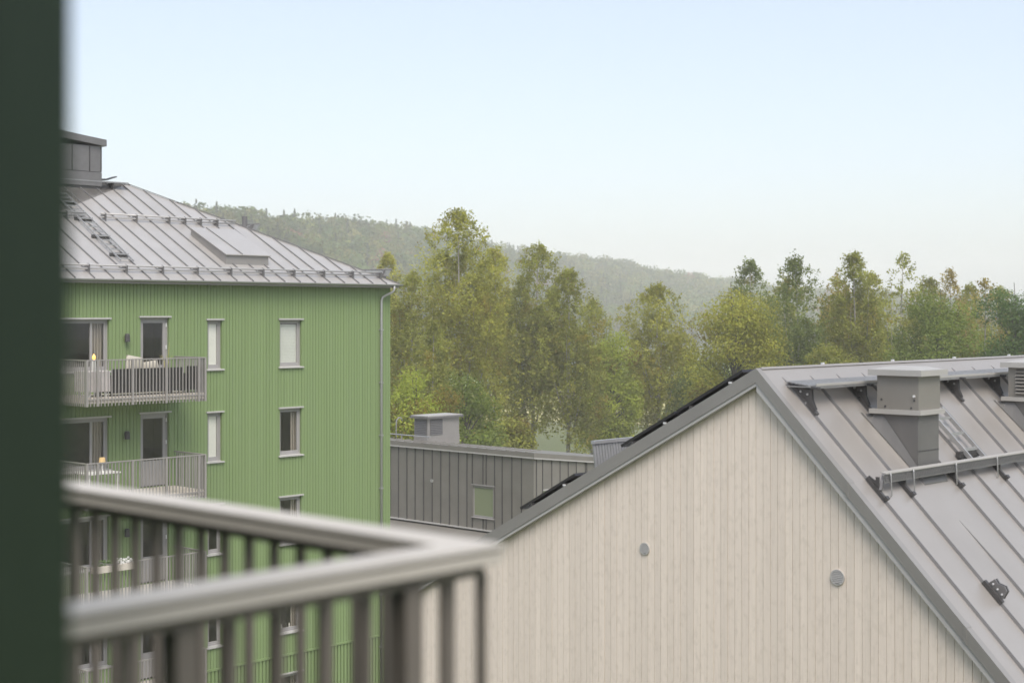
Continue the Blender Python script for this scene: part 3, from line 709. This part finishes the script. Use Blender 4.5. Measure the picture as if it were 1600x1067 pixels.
# louvred ventilation hoods through the roof
def hood(x, louvre):
    y0 = 8.546; e = thing('roof_hood', (x,y0,CZ-2), parent=hroof)
    b0 = rp(x, AYp-y0).z
    MB().hexa([(x,y0,b0-.05),(x+.505,y0,b0-.05),(x+.505,y0+.60,b0+.55),(x,y0+.60,b0+.55)], [(x,y0,CZ-1.19),(x+.505,y0,CZ-1.19),(x+.505,y0+.60,CZ-1.19),(x,y0+.60,CZ-1.19)]).build('hood_base', 'hood_dark', e)
    MB().box(x-.002, x+.507, y0-.004, y0+.002, CZ-1.62, CZ-1.61).build('base_joint', 'dark_metal', e)
    # swept flashing where the base meets the roof
    mb = MB()
    fl = []
    for i in range(7):
        s = i/6; yy = y0-.05+.75*s; rz = rp(x, AYp-yy).z; wd = .03+.07*s**1.6
        fl.append(((x-wd,yy,rz+.012),(x-.008,yy,min(rz+.09+.22*s, CZ-1.20))))
    for p, q in zip(fl, fl[1:]): mb.quad(p[0], p[1], q[1], q[0])
    for i in range(4):
        pass
    mb.build('flashing', 'hood_dark', e, smooth=True)
    rz = rp(x, AYp-y0).z
    MB().hexa([(x-.04,y0-.10,rz-.11),(x+.56,y0-.10,rz-.11),(x+.56,y0-.003,rz+.01),(x-.04,y0-.003,rz+.01)], [(x-.02,y0-.10,rz-.085),(x+.53,y0-.10,rz-.085),(x+.53,y0-.003,rz+.10),(x-.02,y0-.003,rz+.10)]).build('apron', 'hood_dark', e)
    MB().box(x-.05, x+.56, y0-.055, y0+.62, CZ-1.19, CZ-1.135).build('flange', 'cap_metal', e)
    MB().box(x-.012, x+.515, y0-.012, y0+.53, CZ-1.134, CZ-.735).build('hood_body', 'hood_metal', e)
    if louvre:
        MB().box(x-.016, x-.011, y0+.05, y0+.42, CZ-1.10, CZ-.76).build('louvre_back', 'dark_metal', e)
        for q in range(7):
            zz = CZ-1.09+q*.048; MB().slab([(x-.045,y0+.05,zz),(x-.045,y0+.42,zz),(x-.014,y0+.42,zz+.03),(x-.014,y0+.05,zz+.03)], (0,0,.006)).build('louvre_blade', 'hood_metal', e)
    else:
        for yy, zz in ((y0+.04,CZ-1.02),(y0+.47,CZ-1.02),(y0+.42,CZ-1.10),(y0+.08,CZ-1.11)):
            MB().tube([(x-.02,yy,zz),(x-.010,yy,zz)], .012, 8).build('screw', 'dark_metal', e)
        MB().tube([(x-.035,y0+.04,CZ-.97),(x-.010,y0+.04,CZ-.97)], .014, 8).build('knob', 'clip_metal', e)
    MB().hexa([(x-.075,y0-.08,CZ-.734),(x+.58,y0-.08,CZ-.734),(x+.58,y0+.62,CZ-.734),(x-.075,y0+.62,CZ-.734)], [(x-.075,y0-.08,CZ-.665),(x+.58,y0-.08,CZ-.665),(x+.58,y0+.62,CZ-.665),(x-.075,y0+.62,CZ-.665)]).build('cap', 'cap_metal', e)
    MB().hexa([(x-.05,y0-.055,CZ-.664),(x+.555,y0-.055,CZ-.664),(x+.555,y0+.595,CZ-.664),(x-.05,y0+.595,CZ-.664)], [(x+.10,y0+.10,CZ-.63),(x+.40,y0+.10,CZ-.63),(x+.40,y0+.45,CZ-.63),(x+.10,y0+.45,CZ-.63)]).build('cap_top', 'cap_metal', e)
hood(16.015, False); hood(19.55, True); hood(23.1, True)
# walkway below the ridge
e = thing('roof_walkway', (20,9.4,CZ-.8), parent=hroof)
wy0, wy1, wz0, wz1 = 9.59, 9.27, CZ-.795, CZ-.838
q = 14.83
while q < 26.4:
    t = min(q+1.2, 26.4)
    mb = MB(); nb = 6
    for i in range(nb):
        a = i/nb; b2 = (i+.62)/nb
        mb.slab([(q,wy0+(wy1-wy0)*a,wz0+(wz1-wz0)*a),(t-.012,wy0+(wy1-wy0)*a,wz0+(wz1-wz0)*a),(t-.012,wy0+(wy1-wy0)*b2,wz0+(wz1-wz0)*b2),(q,wy0+(wy1-wy0)*b2,wz0+(wz1-wz0)*b2)], (0,0,.012))
    xx = q
    while xx < t-.03: mb.box(xx, xx+.02, wy1, wy0, wz1-.012, wz1+.002); xx += .055
    mb.build('grating_deck', 'grating', e); q = t
q = 14.95
MB().box(14.95, 26.4, wy1-.012, wy1, wz1-.0, wz1+.03).build('deck_lip', 'cap_metal', e)
mb = MB(); q = 14.95
while q < 26.3: mb.box(q, q+.013, wy1-.010, wy1-.001, wz1-.030, wz1+.0); q += .026
mb.build('deck_teeth', 'galvanised', e, kind='stuff')
for q in range(10):
    xb = 14.89+q*1.2
    s0 = AYp-9.59; f = thing('walkway_bracket', rp(xb,s0+.2), parent=None) if False else e
    mb = MB()
    prof = [rp(xb,s0+.02,.03), rp(xb,s0+.27,.03), rp(xb,s0+.31,.07), Vector((xb,9.28,CZ-1.00)), Vector((xb,9.29,CZ-.86)), Vector((xb,9.52,CZ-.82))]
    mb.slab(prof, (.012,0,0)); mb.slab([p+Vector((.030,0,0)) for p in prof], (.012,0,0))
    mb.bar(rp(xb+.02,s0-.02,.035), rp(xb+.02,s0+.34,.035), .06, .035); mb.bar((xb-.01,9.33,CZ-.855), (xb+.055,9.33,CZ-.855), .05, .03); mb.bar((xb+.02,9.20,CZ-.862), (xb+.02,9.5,CZ-.835), .06, .03)
    b = mb.build('bracket', 'dark_metal', e)
    for q2, (yy, zz) in enumerate(((9.43,CZ-.90),(9.34,CZ-.93),(9.36,CZ-1.03))): MB().tube([(xb-.01,yy,zz),(xb+.0,yy,zz)], .014, 8).build('bolt', 'galvanised', b)
# lower snow guard with hanging hooks
e = thing('snow_guard', rp(20,1.36), parent=hroof)
gy, gz = 8.44, CZ-1.795
MB().slab([(15.02,gy-.035,gz),(27.0,gy-.035,gz),(27.0,gy+.035,gz+.012),(15.02,gy+.035,gz+.012)], (0,0,.012)).build('guard_top', 'cap_metal', e)
mb = MB(); q = 15.02
for z_, w_ in ((gz-.022,.014),(gz-.040,.008),(gz-.056,.008),(gz-.072,.008),(gz-.096,.018)):
    mb.slab([(14.96,gy-.02-(gz-z_)*.25,z_),(27,gy-.02-(gz-z_)*.25,z_),(27,gy-.02-(gz-z_)*.25,z_+w_),(14.96,gy-.02-(gz-z_)*.25,z_+w_)], (0,.006,0))
while q < 26.9: mb.slab([(q,gy-.02,gz-.01),(q+.010,gy-.02,gz-.01),(q+.010,gy-.045,gz-.092),(q,gy-.045,gz-.092)], (0,.008,0)); q += .04
mb.build('guard_mesh', 'mid_metal', e)
MB().slab([(15.00,gy-.012,gz-.002),(27,gy-.012,gz-.002),(27,gy-.030,gz-.078),(14.95,gy-.030,gz-.078)], (0,.004,0)).build('guard_plate', 'fascia_metal', e)
MB().bar((14.90,gy-.03,gz-.17), (15.02,gy,gz), .03, .03).build('guard_end', 'mid_metal', e)
for q in range(11):
    xb = (14.895, 15.495, 16.695)[q] if q < 3 else 16.695+(q-2)*1.2
    mb = MB(); s0 = AYp-8.49
    mb.bar(rp(xb,s0-.10,.03), rp(xb,s0+.14,.03), .042, .04); mb.bar(rp(xb,s0+.02,.04), Vector((xb,gy,gz-.02)), .022, .04)
    mb.bar(rp(xb,s0-.10,.05), Vector((xb,gy,gz-.10)), .02, .03); mb.bar(rp(xb,s0+.11,.055), rp(xb,s0+.14,.055), .06, .035)
    mb.build('seam_clamp', 'dark_metal', e)
for q, xb in enumerate((15.10, 15.62, 16.66, 17.75, 18.9, 20.1)):
    MB().tube([(xb,gy-.045,gz+.012),(xb,gy-.05,gz-.02),(xb,gy-.06,gz-.24),(xb,gy-.04,gz-.255)], .009, 6).build('hook', 'galvanised', e, smooth=True)
for xb in (15.495, 16.095, 17.895, 18.495): MB().box(xb-.04, xb+.04, 8.56, 8.62, rp(0,AYp-8.59).z, rp(0,AYp-8.59).z+.05).build('stop_clip', 'dark_metal', e)
ladder(hroof, 17.29, 17.65, .62, 1.28, lambda x, v, off=0: rp(x, v, off), .10, .18, 'galvanised')
# single clamp plate lower down the roof
e = thing('snow_stop', rp(15.495,2.38), parent=hroof); s0 = AYp-7.5
MB().bar(rp(15.495,s0,.03), rp(15.495,s0+.21,.03), .05, .05).build('clamp_bar', 'dark_metal', e)
prof = [rp(15.51,s0+.03,.05), rp(15.51,s0+.19,.05), rp(15.51,s0+.17,.15), rp(15.51,s0+.13,.17), rp(15.51,s0+.08,.13), rp(15.51,s0+.04,.14)]
MB().slab(prof, (.02,0,0)).build('plate', 'mid_metal', e); MB().slab([p+Vector((.05,0,0)) for p in prof], (.02,0,0)).build('plate', 'mid_metal', e)
for q in (.06, .11, .16): MB().tube([rp(15.500,s0+q,.09), rp(15.511,s0+q,.09)], .011, 8).build('bolt', 'clip_metal', e)

# ---------------------------------------------------------------- the metal clad annex
XA, YA, YA2, XA2 = 48.0, 43.9, 62.0, 62.0
ZT, ZB = CZ-6.27, CZ-9.68
SLP = .1135                                     # roof falls away from its front edge
annex = thing('metal_clad_annex', (XA,50,0), 'low dark grey metal clad annex with sloping roof behind the gabled house', 'building')
aw = (46.256, 47.659, CZ-9.19, CZ-7.71)
mb = MB(); mb.hexa([(XA+.03,YA+.03,0),(XA2,YA+.03,0),(XA2,YA2,0),(XA+.03,YA2,0)], [(XA+.03,YA+.03,ZT),(XA2,YA+.03,ZT-SLP*14),(XA2,YA2,ZT-SLP*14),(XA+.03,YA2,ZT)])
mb.build('wall', 'dark_metal', annex)
y = YA+.004; PWD = .6
edges = [YA+.0, 44.62, 45.20, 45.79, 46.256]; y = 46.256
edges += [46.78, 46.98, 47.659, 48.0, 48.55, 49.13, 49.71, 50.28, 50.86, 51.44, 52.01, 52.59]
while edges[-1] < YA2: edges.append(edges[-1]+.58)
for a, b in zip(edges, edges[1:]):
    zs = [(ZB, ZT)]
    if a >= aw[0]-.01 and b <= aw[1]+.01: zs = [(ZB, aw[2]), (aw[3], ZT)]
    for s, t in zs: MB().box(XA-rng.uniform(0,.004), XA+.03, a+.006, b-.006, s+.002, t-.002).build('wall_panel', 'annex_metal', annex)
    for s, t in zs:
        if b-a > .05 and b < YA2: MB().box(XA-.032, XA-.002, b-.016, b+.016, s, t).build('standing_seam', 'dark_metal', annex)
x = XA
for w in [.16, .40, .60, .55, .55, .55, .62, .10]+[.55]*20:
    xb = min(x+w, XA2)
    if xb <= x+.02: break
    MB().hexa([(x+.006,YA,ZB),(xb-.006,YA,ZB),(xb-.006,YA+.03,ZB),(x+.006,YA+.03,ZB)], [(x+.006,YA,ZT-SLP*(x-XA)-.05),(xb-.006,YA,ZT-SLP*(xb-XA)-.05),(xb-.006,YA+.03,ZT-SLP*(xb-XA)-.05),(x+.006,YA+.03,ZT-SLP*(x-XA)-.05)]).build('wall_panel', 'annex_metal', annex)
    MB().box(xb-.014, xb+.014, YA-.030, YA-.002, ZB, ZT-SLP*(xb-XA)-.05).build('standing_seam', 'dark_metal', annex)
    x = xb
MB().hexa([(XA-.10,YA-.10,ZT-.0),(XA2,YA-.10,ZT-SLP*14),(XA2,YA2,ZT-SLP*14),(XA-.10,YA2,ZT-.0)], [(XA-.10,YA-.10,ZT+.23),(XA2,YA-.10,ZT-SLP*14+.23),(XA2,YA2,ZT-SLP*14+.23),(XA-.10,YA2,ZT+.23)]).build('roof', 'annex_metal', annex)
MB().box(XA-.125, XA-.10, YA-.12, YA2, ZT-.03, ZT+.02).build('drip_edge', 'trim_metal', annex)
MB().hexa([(XA-.125,YA-.125,ZT-.03),(XA2,YA-.125,ZT-SLP*14-.03),(XA2,YA-.10,ZT-SLP*14-.03),(XA-.125,YA-.10,ZT-.03)], [(XA-.125,YA-.125,ZT+.02),(XA2,YA-.125,ZT-SLP*14+.02),(XA2,YA-.10,ZT-SLP*14+.02),(XA-.125,YA-.10,ZT+.02)]).build('drip_edge', 'trim_metal', annex)
yy = YA+.4
while yy < YA2: MB().box(XA-.09, XA+.9, yy, yy+.03, ZT+.225, ZT+.265).build('roof_seam', 'annex_metal', annex); yy += .6
MB().box(XA-.11, XA+.0, YA-.05, YA2, ZB-.05, ZB).build('base_flashing', 'trim_metal', annex)
lr = MB().hexa([(XA-4.0,YA-.1,ZB-1.0),(XA-.0,YA-.1,ZB-.30),(XA,YA2,ZB-.30),(XA-4.0,YA2,ZB-1.0)], [(XA-4.0,YA-.1,ZB-.85),(XA-.0,YA-.1,ZB-.12),(XA,YA2,ZB-.12),(XA-4.0,YA2,ZB-.85)]).build('lower_roof', 'annex_metal', annex)
MB().box(XA-3.6, XA, YA+.2, YA2-.2, 0, ZB-1.0).build('lower_wall', 'annex_metal', annex)
e = thing('window', (XA,46.95,aw[2]), parent=annex)
y0, y1, z0, z1 = aw
mb = MB(); mb.box(XA-.04, XA+.12, y0-.0, y0+.06, z0, z1); mb.box(XA-.04, XA+.12, y1-.06, y1, z0, z1); mb.box(XA-.05, XA+.12, y0+.06, y1-.06, z1-.06, z1); mb.build('frame', 'annex_metal', e)
MB().slab([(XA-.08,y0-.02,z0),(XA-.08,y1+.02,z0),(XA+.10,y1+.02,z0+.04),(XA+.10,y0-.02,z0+.04)], (0,0,.025)).build('sill', 'frame_paint', e)
MB().box(XA-.07, XA-.04, y0-.02, y1+.02, z1-.01, z1+.03).build('lintel', 'frame_paint', e)
mb = MB()
for a, b, s, t in ((y0+.062,y0+.12,z0+.065,z1-.062),(y1-.12,y1-.062,z0+.065,z1-.062),(y0+.12,y1-.12,z0+.065,z0+.12),(y0+.12,y1-.12,z1-.12,z1-.062)): mb.box(XA+.0, XA+.028, a, b, s, t)
mb.build('sash', 'frame_paint', e)
m = bpy.data.materials.new('painted_reflection'); m.use_nodes = True; p = m.node_tree.nodes['Principled BSDF']
p.inputs['Base Color'].default_value = (.22,.25,.155,1); p.inputs['Roughness'].default_value = .05; M['painted_reflection'] = m  # muted green base colour stands in for reflected trees and green walls
MB().box(XA+.012, XA+.022, y0+.11, y1-.11, z0+.11, z1-.11).build('pane', 'painted_reflection', e)
e = thing('window', (49,YA,CZ-8), parent=annex)
MB().box(48.57, 49.22, YA-.05, YA+.0, CZ-7.75, CZ-7.70).build('lintel', 'trim_metal', e); MB().box(48.60, 49.19, YA-.012, YA-.004, CZ-9.1, CZ-7.75).build('pane', 'painted_reflection', e)
MB().tube([(XA-.03,50.30,CZ-7.75),(XA+.0,50.30,CZ-7.75)], .085, 12).build('wall_outlet', 'trim_metal', annex)
# roof vent with louvres on two sides
vx0, vx1, vy0, vy1, vz0, vz1 = 50.0, 52.15, 52.68, 53.70, CZ-6.4, CZ-5.09
e = thing('roof_vent', (vx0,vy0,vz0), parent=annex)
MB().box(vx0, vx1, vy0, vy1, vz0, CZ-5.95).build('plinth', 'fascia_metal', e); MB().box(vx0+.02, vx1-.02, vy0+.02, vy1-.02, CZ-5.949, vz1).build('vent_body', 'fascia_metal', e)
MB().box(vx0-.14, vx1+.14, vy0-.14, vy1+.14, vz1, vz1+.09).build('lid', 'mid_metal', e); MB().box(vx0-.10, vx1+.10, vy0-.10, vy1+.10, vz1+.09, vz1+.13).build('lid_top', 'cap_metal', e)
MB().box(vx0+.014, vx0+.019, vy0+.12, vy1-.06, CZ-5.9, vz1-.05).build('louvre_back', 'lamp_black', e); MB().box(vx0+.16, vx0+.98, vy0+.014, vy0+.019, CZ-5.9, vz1-.05).build('louvre_back', 'lamp_black', e)
for q in range(9):
    zz = CZ-5.89+q*.083
    MB().slab([(vx0-.02,vy0+.12,zz),(vx0-.02,vy1-.06,zz),(vx0+.014,vy1-.06,zz+.05),(vx0+.014,vy0+.12,zz+.05)], (0,0,.012)).build('louvre_blade', 'mid_metal', e)
    MB().slab([(vx0+.16,vy0-.02,zz),(vx0+.98,vy0-.02,zz),(vx0+.98,vy0+.014,zz+.05),(vx0+.16,vy0+.014,zz+.05)], (0,0,.012)).build('louvre_blade', 'mid_metal', e)
px_, py_ = at(619, 74); 
MB().tube([(px_,py_,CZ-6.5),(px_,py_,CZ-5.6),(px_+.02,py_,CZ-5.30),(px_+.12,py_-.05,CZ-5.14),(px_+.24,py_-.12,CZ-5.16),(px_+.28,py_-.14,CZ-5.32)], .024, 8).build('gooseneck_pipe', 'galvanised', annex, smooth=True)
e = thing('parapet_rail', (XA+1.2,57,ZT), parent=annex)
MB().tube([(XA+1.3,51.8,ZT+.38),(XA+1.3,61.5,ZT+.38)], .03, 6).build('rail', 'galvanised', e)
for q in range(6): MB().tube([(XA+1.3,52+q*1.8,ZT+.0),(XA+1.3,52+q*1.8,ZT+.38)], .02, 6).build('post', 'galvanised', e)

# ---------------------------------------------------------------- the camera's own house: loggia wall and balcony railing
own = thing('dark_green_house', (-2,4,0), 'blurred dark green house wall filling the left edge', 'building')
XO, YW = .6345, 1.10
mb = MB()
mb.box(-4, XO, YW+.03, 14, 0, CZ+1.0)             # block beyond the loggia
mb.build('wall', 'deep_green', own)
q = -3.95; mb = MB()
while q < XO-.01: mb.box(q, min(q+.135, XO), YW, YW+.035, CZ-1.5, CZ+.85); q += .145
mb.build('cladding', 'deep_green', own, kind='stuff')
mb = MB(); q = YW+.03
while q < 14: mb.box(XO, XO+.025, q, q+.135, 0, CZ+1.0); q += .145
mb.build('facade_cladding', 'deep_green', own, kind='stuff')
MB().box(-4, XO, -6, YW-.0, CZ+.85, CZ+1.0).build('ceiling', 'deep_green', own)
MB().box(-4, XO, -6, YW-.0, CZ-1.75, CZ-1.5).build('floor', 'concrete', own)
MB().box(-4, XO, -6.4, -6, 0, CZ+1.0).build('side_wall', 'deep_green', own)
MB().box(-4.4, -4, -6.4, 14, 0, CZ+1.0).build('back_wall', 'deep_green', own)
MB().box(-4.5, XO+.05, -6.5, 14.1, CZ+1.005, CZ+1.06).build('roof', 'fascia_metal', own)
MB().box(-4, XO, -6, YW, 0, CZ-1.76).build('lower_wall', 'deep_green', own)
ZR = CZ-.40; HT = .032
rail = thing('balcony_railing', (1.9,2.5,CZ-1.5), 'blurred grey balcony railing with flat top rail in the foreground', 'railing')
def mitre(pts, a=0, h=HT): return MB().slab([(*p, ZR-a-h) for p in pts], (0,0,h))
r1 = mitre([(XO+.03,1.790),(1.885,1.790),(1.800,1.875),(XO+.03,1.875)], 0, .007).build('top_rail', 'rail_paint', rail)
r2 = mitre([(1.885,1.792),(1.885,6.4),(1.800,6.4),(1.800,1.877)], 0, .007).build('top_rail', 'rail_paint', rail)
mitre([(XO+.03,1.798),(1.877,1.798),(1.808,1.867),(XO+.03,1.867)], .0075, .005).build('shadow_gap', 'rail_dark', r1)
mitre([(1.877,1.800),(1.877,6.4),(1.808,6.4),(1.808,1.869)], .0075, .005).build('shadow_gap', 'rail_dark', r2)
mitre([(XO+.03,1.793),(1.882,1.793),(1.803,1.872),(XO+.03,1.872)], .013, .019).build('rail_face', 'rail_paint', r1)
mitre([(1.882,1.795),(1.882,6.4),(1.803,6.4),(1.803,1.874)], .013, .019).build('rail_face', 'rail_paint', r2)
MB().box(XO+.03, 1.862, 1.818, 1.848, ZR-HT-.022, ZR-HT-.001).build('under_rail', 'rail_dark', rail)
MB().box(1.828, 1.860, 1.852, 6.4, ZR-HT-.022, ZR-HT-.001).build('under_rail', 'rail_dark', rail)
t_ = MB().box(-.0075,.0075,-.0075,.0075,-.53,.53); bm1 = bpy.data.meshes.new('baluster'); bm1.from_pydata(t_.v, [], t_.f); bm1.materials.append(M['rail_dark'])
t_ = MB().box(-.0075,.0075,-.0075,.0075,-.53,.53); bm2 = bpy.data.meshes.new('baluster'); bm2.from_pydata(t_.v, [], t_.f); bm2.materials.append(M['rail_dark'])
t_ = MB().box(-.018,.018,-.02,.02,-.53,.53); pm1 = bpy.data.meshes.new('post'); pm1.from_pydata(t_.v, [], t_.f); pm1.materials.append(M['rail_dark'])
t_ = MB().box(-.020,.020,-.020,.020,-.53,.53); pm2 = bpy.data.meshes.new('post'); pm2.from_pydata(t_.v, [], t_.f); pm2.materials.append(M['rail_dark'])
zc = ZR-HT-.022-.53
for q in range(11):
    xx = 1.868-.089*q
    if xx < XO+.05: break
    shared('post' if q in (2,7) else 'baluster', pm1 if q in (2,7) else bm1, (xx,1.833,zc), rail)
for q in range(50):
    yy = 1.889+.083*q
    if yy > 6.3: break
    ps = q in (21, 32) or abs(yy-2.76) < .04
    shared('post' if ps else 'baluster', pm2 if ps else bm2, (1.844,yy,zc), rail)
MB().box(XO+.03, 1.95, 1.80, 6.4, CZ-1.72, CZ-1.52).build('balcony_slab', 'concrete', rail)

# ---------------------------------------------------------------- things standing on the green house's balconies
zf = CZ-1.345-1.10
def pillow(name, c, sx, sy, sz, rot, label, cat, m='cushion', group=None):
    me = bpy.data.meshes.new(name); V = []; Fc = []; n = 8
    for i in range(n+1):
        for j in range(n+1):
            u, v = -1+2*i/n, -1+2*j/n; V.append((u, v, ((1-u*u)*(1-v*v))**.35))
    for i in range(n+1):
        for j in range(n+1):
            u, v = -1+2*i/n, -1+2*j/n; V.append((u, v, -((1-u*u)*(1-v*v))**.35))
    k = (n+1)**2
    for i in range(n):
        for j in range(n):
            a = i*(n+1)+j; Fc.append((a, a+n+1, a+n+2, a+1)); Fc.append((k+a, k+a+1, k+a+n+2, k+a+n+1))
    me.from_pydata([(x*sx/2, y*sy/2, z*sz/2) for x, y, z in V], [], Fc); me.polygons.foreach_set('use_smooth', [True]*len(Fc)); me.materials.append(M[m])
    o = link(name, me, c); o.rotation_euler = rot; return tag(o, label, cat, group)
sofa = thing('outdoor_sofa', (25.2,39.2,zf), 'long black wicker sofa behind the top balcony railing', 'sofa')
MB().box(24.10, 26.55, 38.90, 38.99, zf+.08, zf+.80).build('backrest', 'wicker', sofa)
MB().box(24.10, 26.55, 38.99, 39.65, zf+.10, zf+.38).build('seat', 'wicker', sofa)
MB().box(24.12, 26.50, 39.0, 39.62, zf+.381, zf+.48).build('seat_cushion', 'cushion', sofa)
for xx in (24.02, 26.56): MB().box(xx, xx+.075, 38.90, 39.65, zf+.08, zf+.62).build('armrest', 'wicker', sofa)
for xx in (24.05, 26.55):
    for yy in (38.92, 39.58): MB().box(xx, xx+.05, yy, yy+.05, zf, zf+.085).build('leg', 'wicker', sofa)
pillow('cushion', (24.95,39.10,zf+.90), .6, .55, .20, (R(78),R(10),R(5)), 'beige cushion leaning up above the wicker sofa back', 'cushion')
pillow('cushion', (25.55,39.10,zf+.76), .5, .5, .18, (R(80),R(-8),R(-6)), 'pale cushion sunk lower beside the leaning beige cushion', 'cushion')
ch = thing('outdoor_armchair', (26.95,39.2,zf), 'black wicker armchair at the right end of the top balcony', 'chair')
MB().box(26.70, 27.15, 38.86, 38.93, zf+.1, zf+.83).build('backrest', 'wicker', ch); MB().box(26.70, 27.15, 38.93, 39.45, zf+.12, zf+.42).build('seat', 'wicker', ch)
for xx in (26.66, 27.12): MB().box(xx, xx+.06, 38.935, 39.45, zf+.12, zf+.60).build('armrest', 'wicker', ch)
for xx in (26.72, 27.08):
    for yy in (38.9, 39.38): MB().box(xx, xx+.04, yy, yy+.04, zf, zf+.12).build('leg', 'wicker', ch)
tb = thing('balcony_table', (23.6,39.2,zf), 'small table under a pale hanging cloth at left of top balcony', 'table')
MB().box(23.30, 23.95, 38.92, 39.6, zf+.70, zf+.73).build('table_top', 'plastic_white', tb)
for xx in (23.33, 23.88):
    for yy in (38.95, 39.53): MB().box(xx, xx+.04, yy, yy+.04, zf, zf+.70).build('leg', 'plastic_white', tb)
mb = MB(); n = 40
ring = []
for q in range(n):
    t = q/n*4; sd_ = int(t); u = t-sd_
    p = [(23.27+.71*u,38.89),(23.98,38.89+.74*u),(23.98-.71*u,39.63),(23.27,39.63-.74*u)][sd_]
    ring.append(p)
nn = len(mb.v)
for lvl, z_ in enumerate((zf+.745, zf+.735, zf+.45, zf+.15)):
    for q, p in enumerate(ring):
        d = .0 if lvl < 1 else (.012*math.sin(q*2.2)*lvl+.008*lvl); cx_, cy_ = 23.625, 39.26
        mb.v.append((p[0]+(p[0]-cx_)*d*2, p[1]+(p[1]-cy_)*d*2, z_))
for l_ in range(3):
    for q in range(n): j = (q+1) % n; mb.f.append((l_*n+q, l_*n+j, (l_+1)*n+j, (l_+1)*n+q))
mb.f.append(tuple(range(n-1, -1, -1)))
o = mb.build('tablecloth', 'cloth'); tag(o, 'pale cloth hanging over the small balcony table', 'tablecloth')
lt = thing('lantern', (23.52,39.0,zf+.75), 'small glowing candle lantern on the cloth-covered balcony table', 'lantern')
MB().tube([(23.52,39.0,zf+.746),(23.52,39.0,zf+.80),(23.52,39.0,zf+1.10)], [.06,.06,.05], 10).build('glass_body', 'plastic_white', lt)
MB().tube([(23.52,39.0,zf+1.10),(23.52,39.0,zf+1.14),(23.52,39.0,zf+1.20),(23.52,39.0,zf+1.26)], [.03,.055,.045,.008], 10).build('flame', 'flame', lt, smooth=True)
gr = thing('ornamental_grass', (26.6,39.9,zf), 'thin yellow grass stalk rising behind the top balcony railing', 'plant')
MB().tube([(26.6,39.9,zf),(26.6,39.9,zf+.30)], [.12,.15], 12).build('pot', 'slab_edge', gr)
for q in range(7):
    a = q*.9; MB().tube([(26.6,39.9,zf+.3),(26.6+.06*math.cos(a),39.9+.06*math.sin(a),zf+.9),(26.6+(.2 if q else .12)*math.cos(a),39.9+.2*math.sin(a),zf+(1.15 if q else 1.55))], [.012,.010,.004], 5).build('stalk', 'straw', gr)
zf2 = zf-ST
tl2 = thing('table_lamp', (24.1,39.5,zf2+.72), 'small lamp with orange shade on the second balcony table', 'lamp')
MB().tube([(24.1,39.5,zf2+.731),(24.1,39.5,zf2+.75),(24.1,39.5,zf2+.77),(24.1,39.5,zf2+1.0)], [.07,.07,.015,.015], 10).build('stand', 'plastic_white', tl2)
MB().tube([(24.1,39.5,zf2+1.0),(24.1,39.5,zf2+1.16)], [.10,.085], 14).build('lamp_shade', 'lamp_shade', tl2)
tb2 = thing('balcony_table', (24.0,39.5,zf2), 'pale table with a small lamp on the second balcony', 'table')
MB().box(23.45, 24.55, 39.2, 39.85, zf2+.69, zf2+.73).build('table_top', 'plastic_white', tb2)
for xx in (23.5, 24.46):
    for yy in (39.24, 39.77): MB().box(xx, xx+.04, yy, yy+.04, zf2, zf2+.69).build('leg', 'plastic_white', tb2)
for k, lb in ((2, 'planter box of small white flowers hung on the third balcony rail'), ):
    zr = CZ-1.345-ST*k
    pl = thing('planter_box', (23.7,BY,zr), lb, 'planter')
    for q in range(2):
        MB().box(23.25+q*.75, 23.85+q*.75, BY-.20, BY-.032, zr-.20, zr-.02).build('box', 'slab_edge', pl)
        mb = MB()
        for j in range(60):
            c = Vector((23.27+q*.75+rng.random()*.56, BY-.11+rng.normal(0,.04), zr-.01+rng.random()*.16)); s = .03
            mb.quad(c+Vector((-s,0,-s*.5)), c+Vector((s,rng.normal(0,s),0)), c+Vector((s*.4,0,s)), c+Vector((-s,rng.normal(0,s),s*.6)))
        mb.build('flowers', 'plastic_white' if q else 'plant', pl, kind='stuff')

# ---------------------------------------------------------------- the hazy air
hz = bpy.data.materials.new('haze'); hz.use_nodes = True; n = hz.node_tree.nodes; n.remove(n['Principled BSDF'])
pv_ = n.new('ShaderNodeVolumePrincipled'); pv_.inputs['Density'].default_value = .00062; pv_.inputs['Color'].default_value = (1,.995,.985,1); pv_.inputs['Anisotropy'].default_value = -.35
hz.node_tree.links.new(pv_.outputs[0], n['Material Output'].inputs['Volume']); M['haze'] = hz
MB().box(-720, 1470, -720, 1470, -2, 68).build('haze', 'haze', kind='stuff')
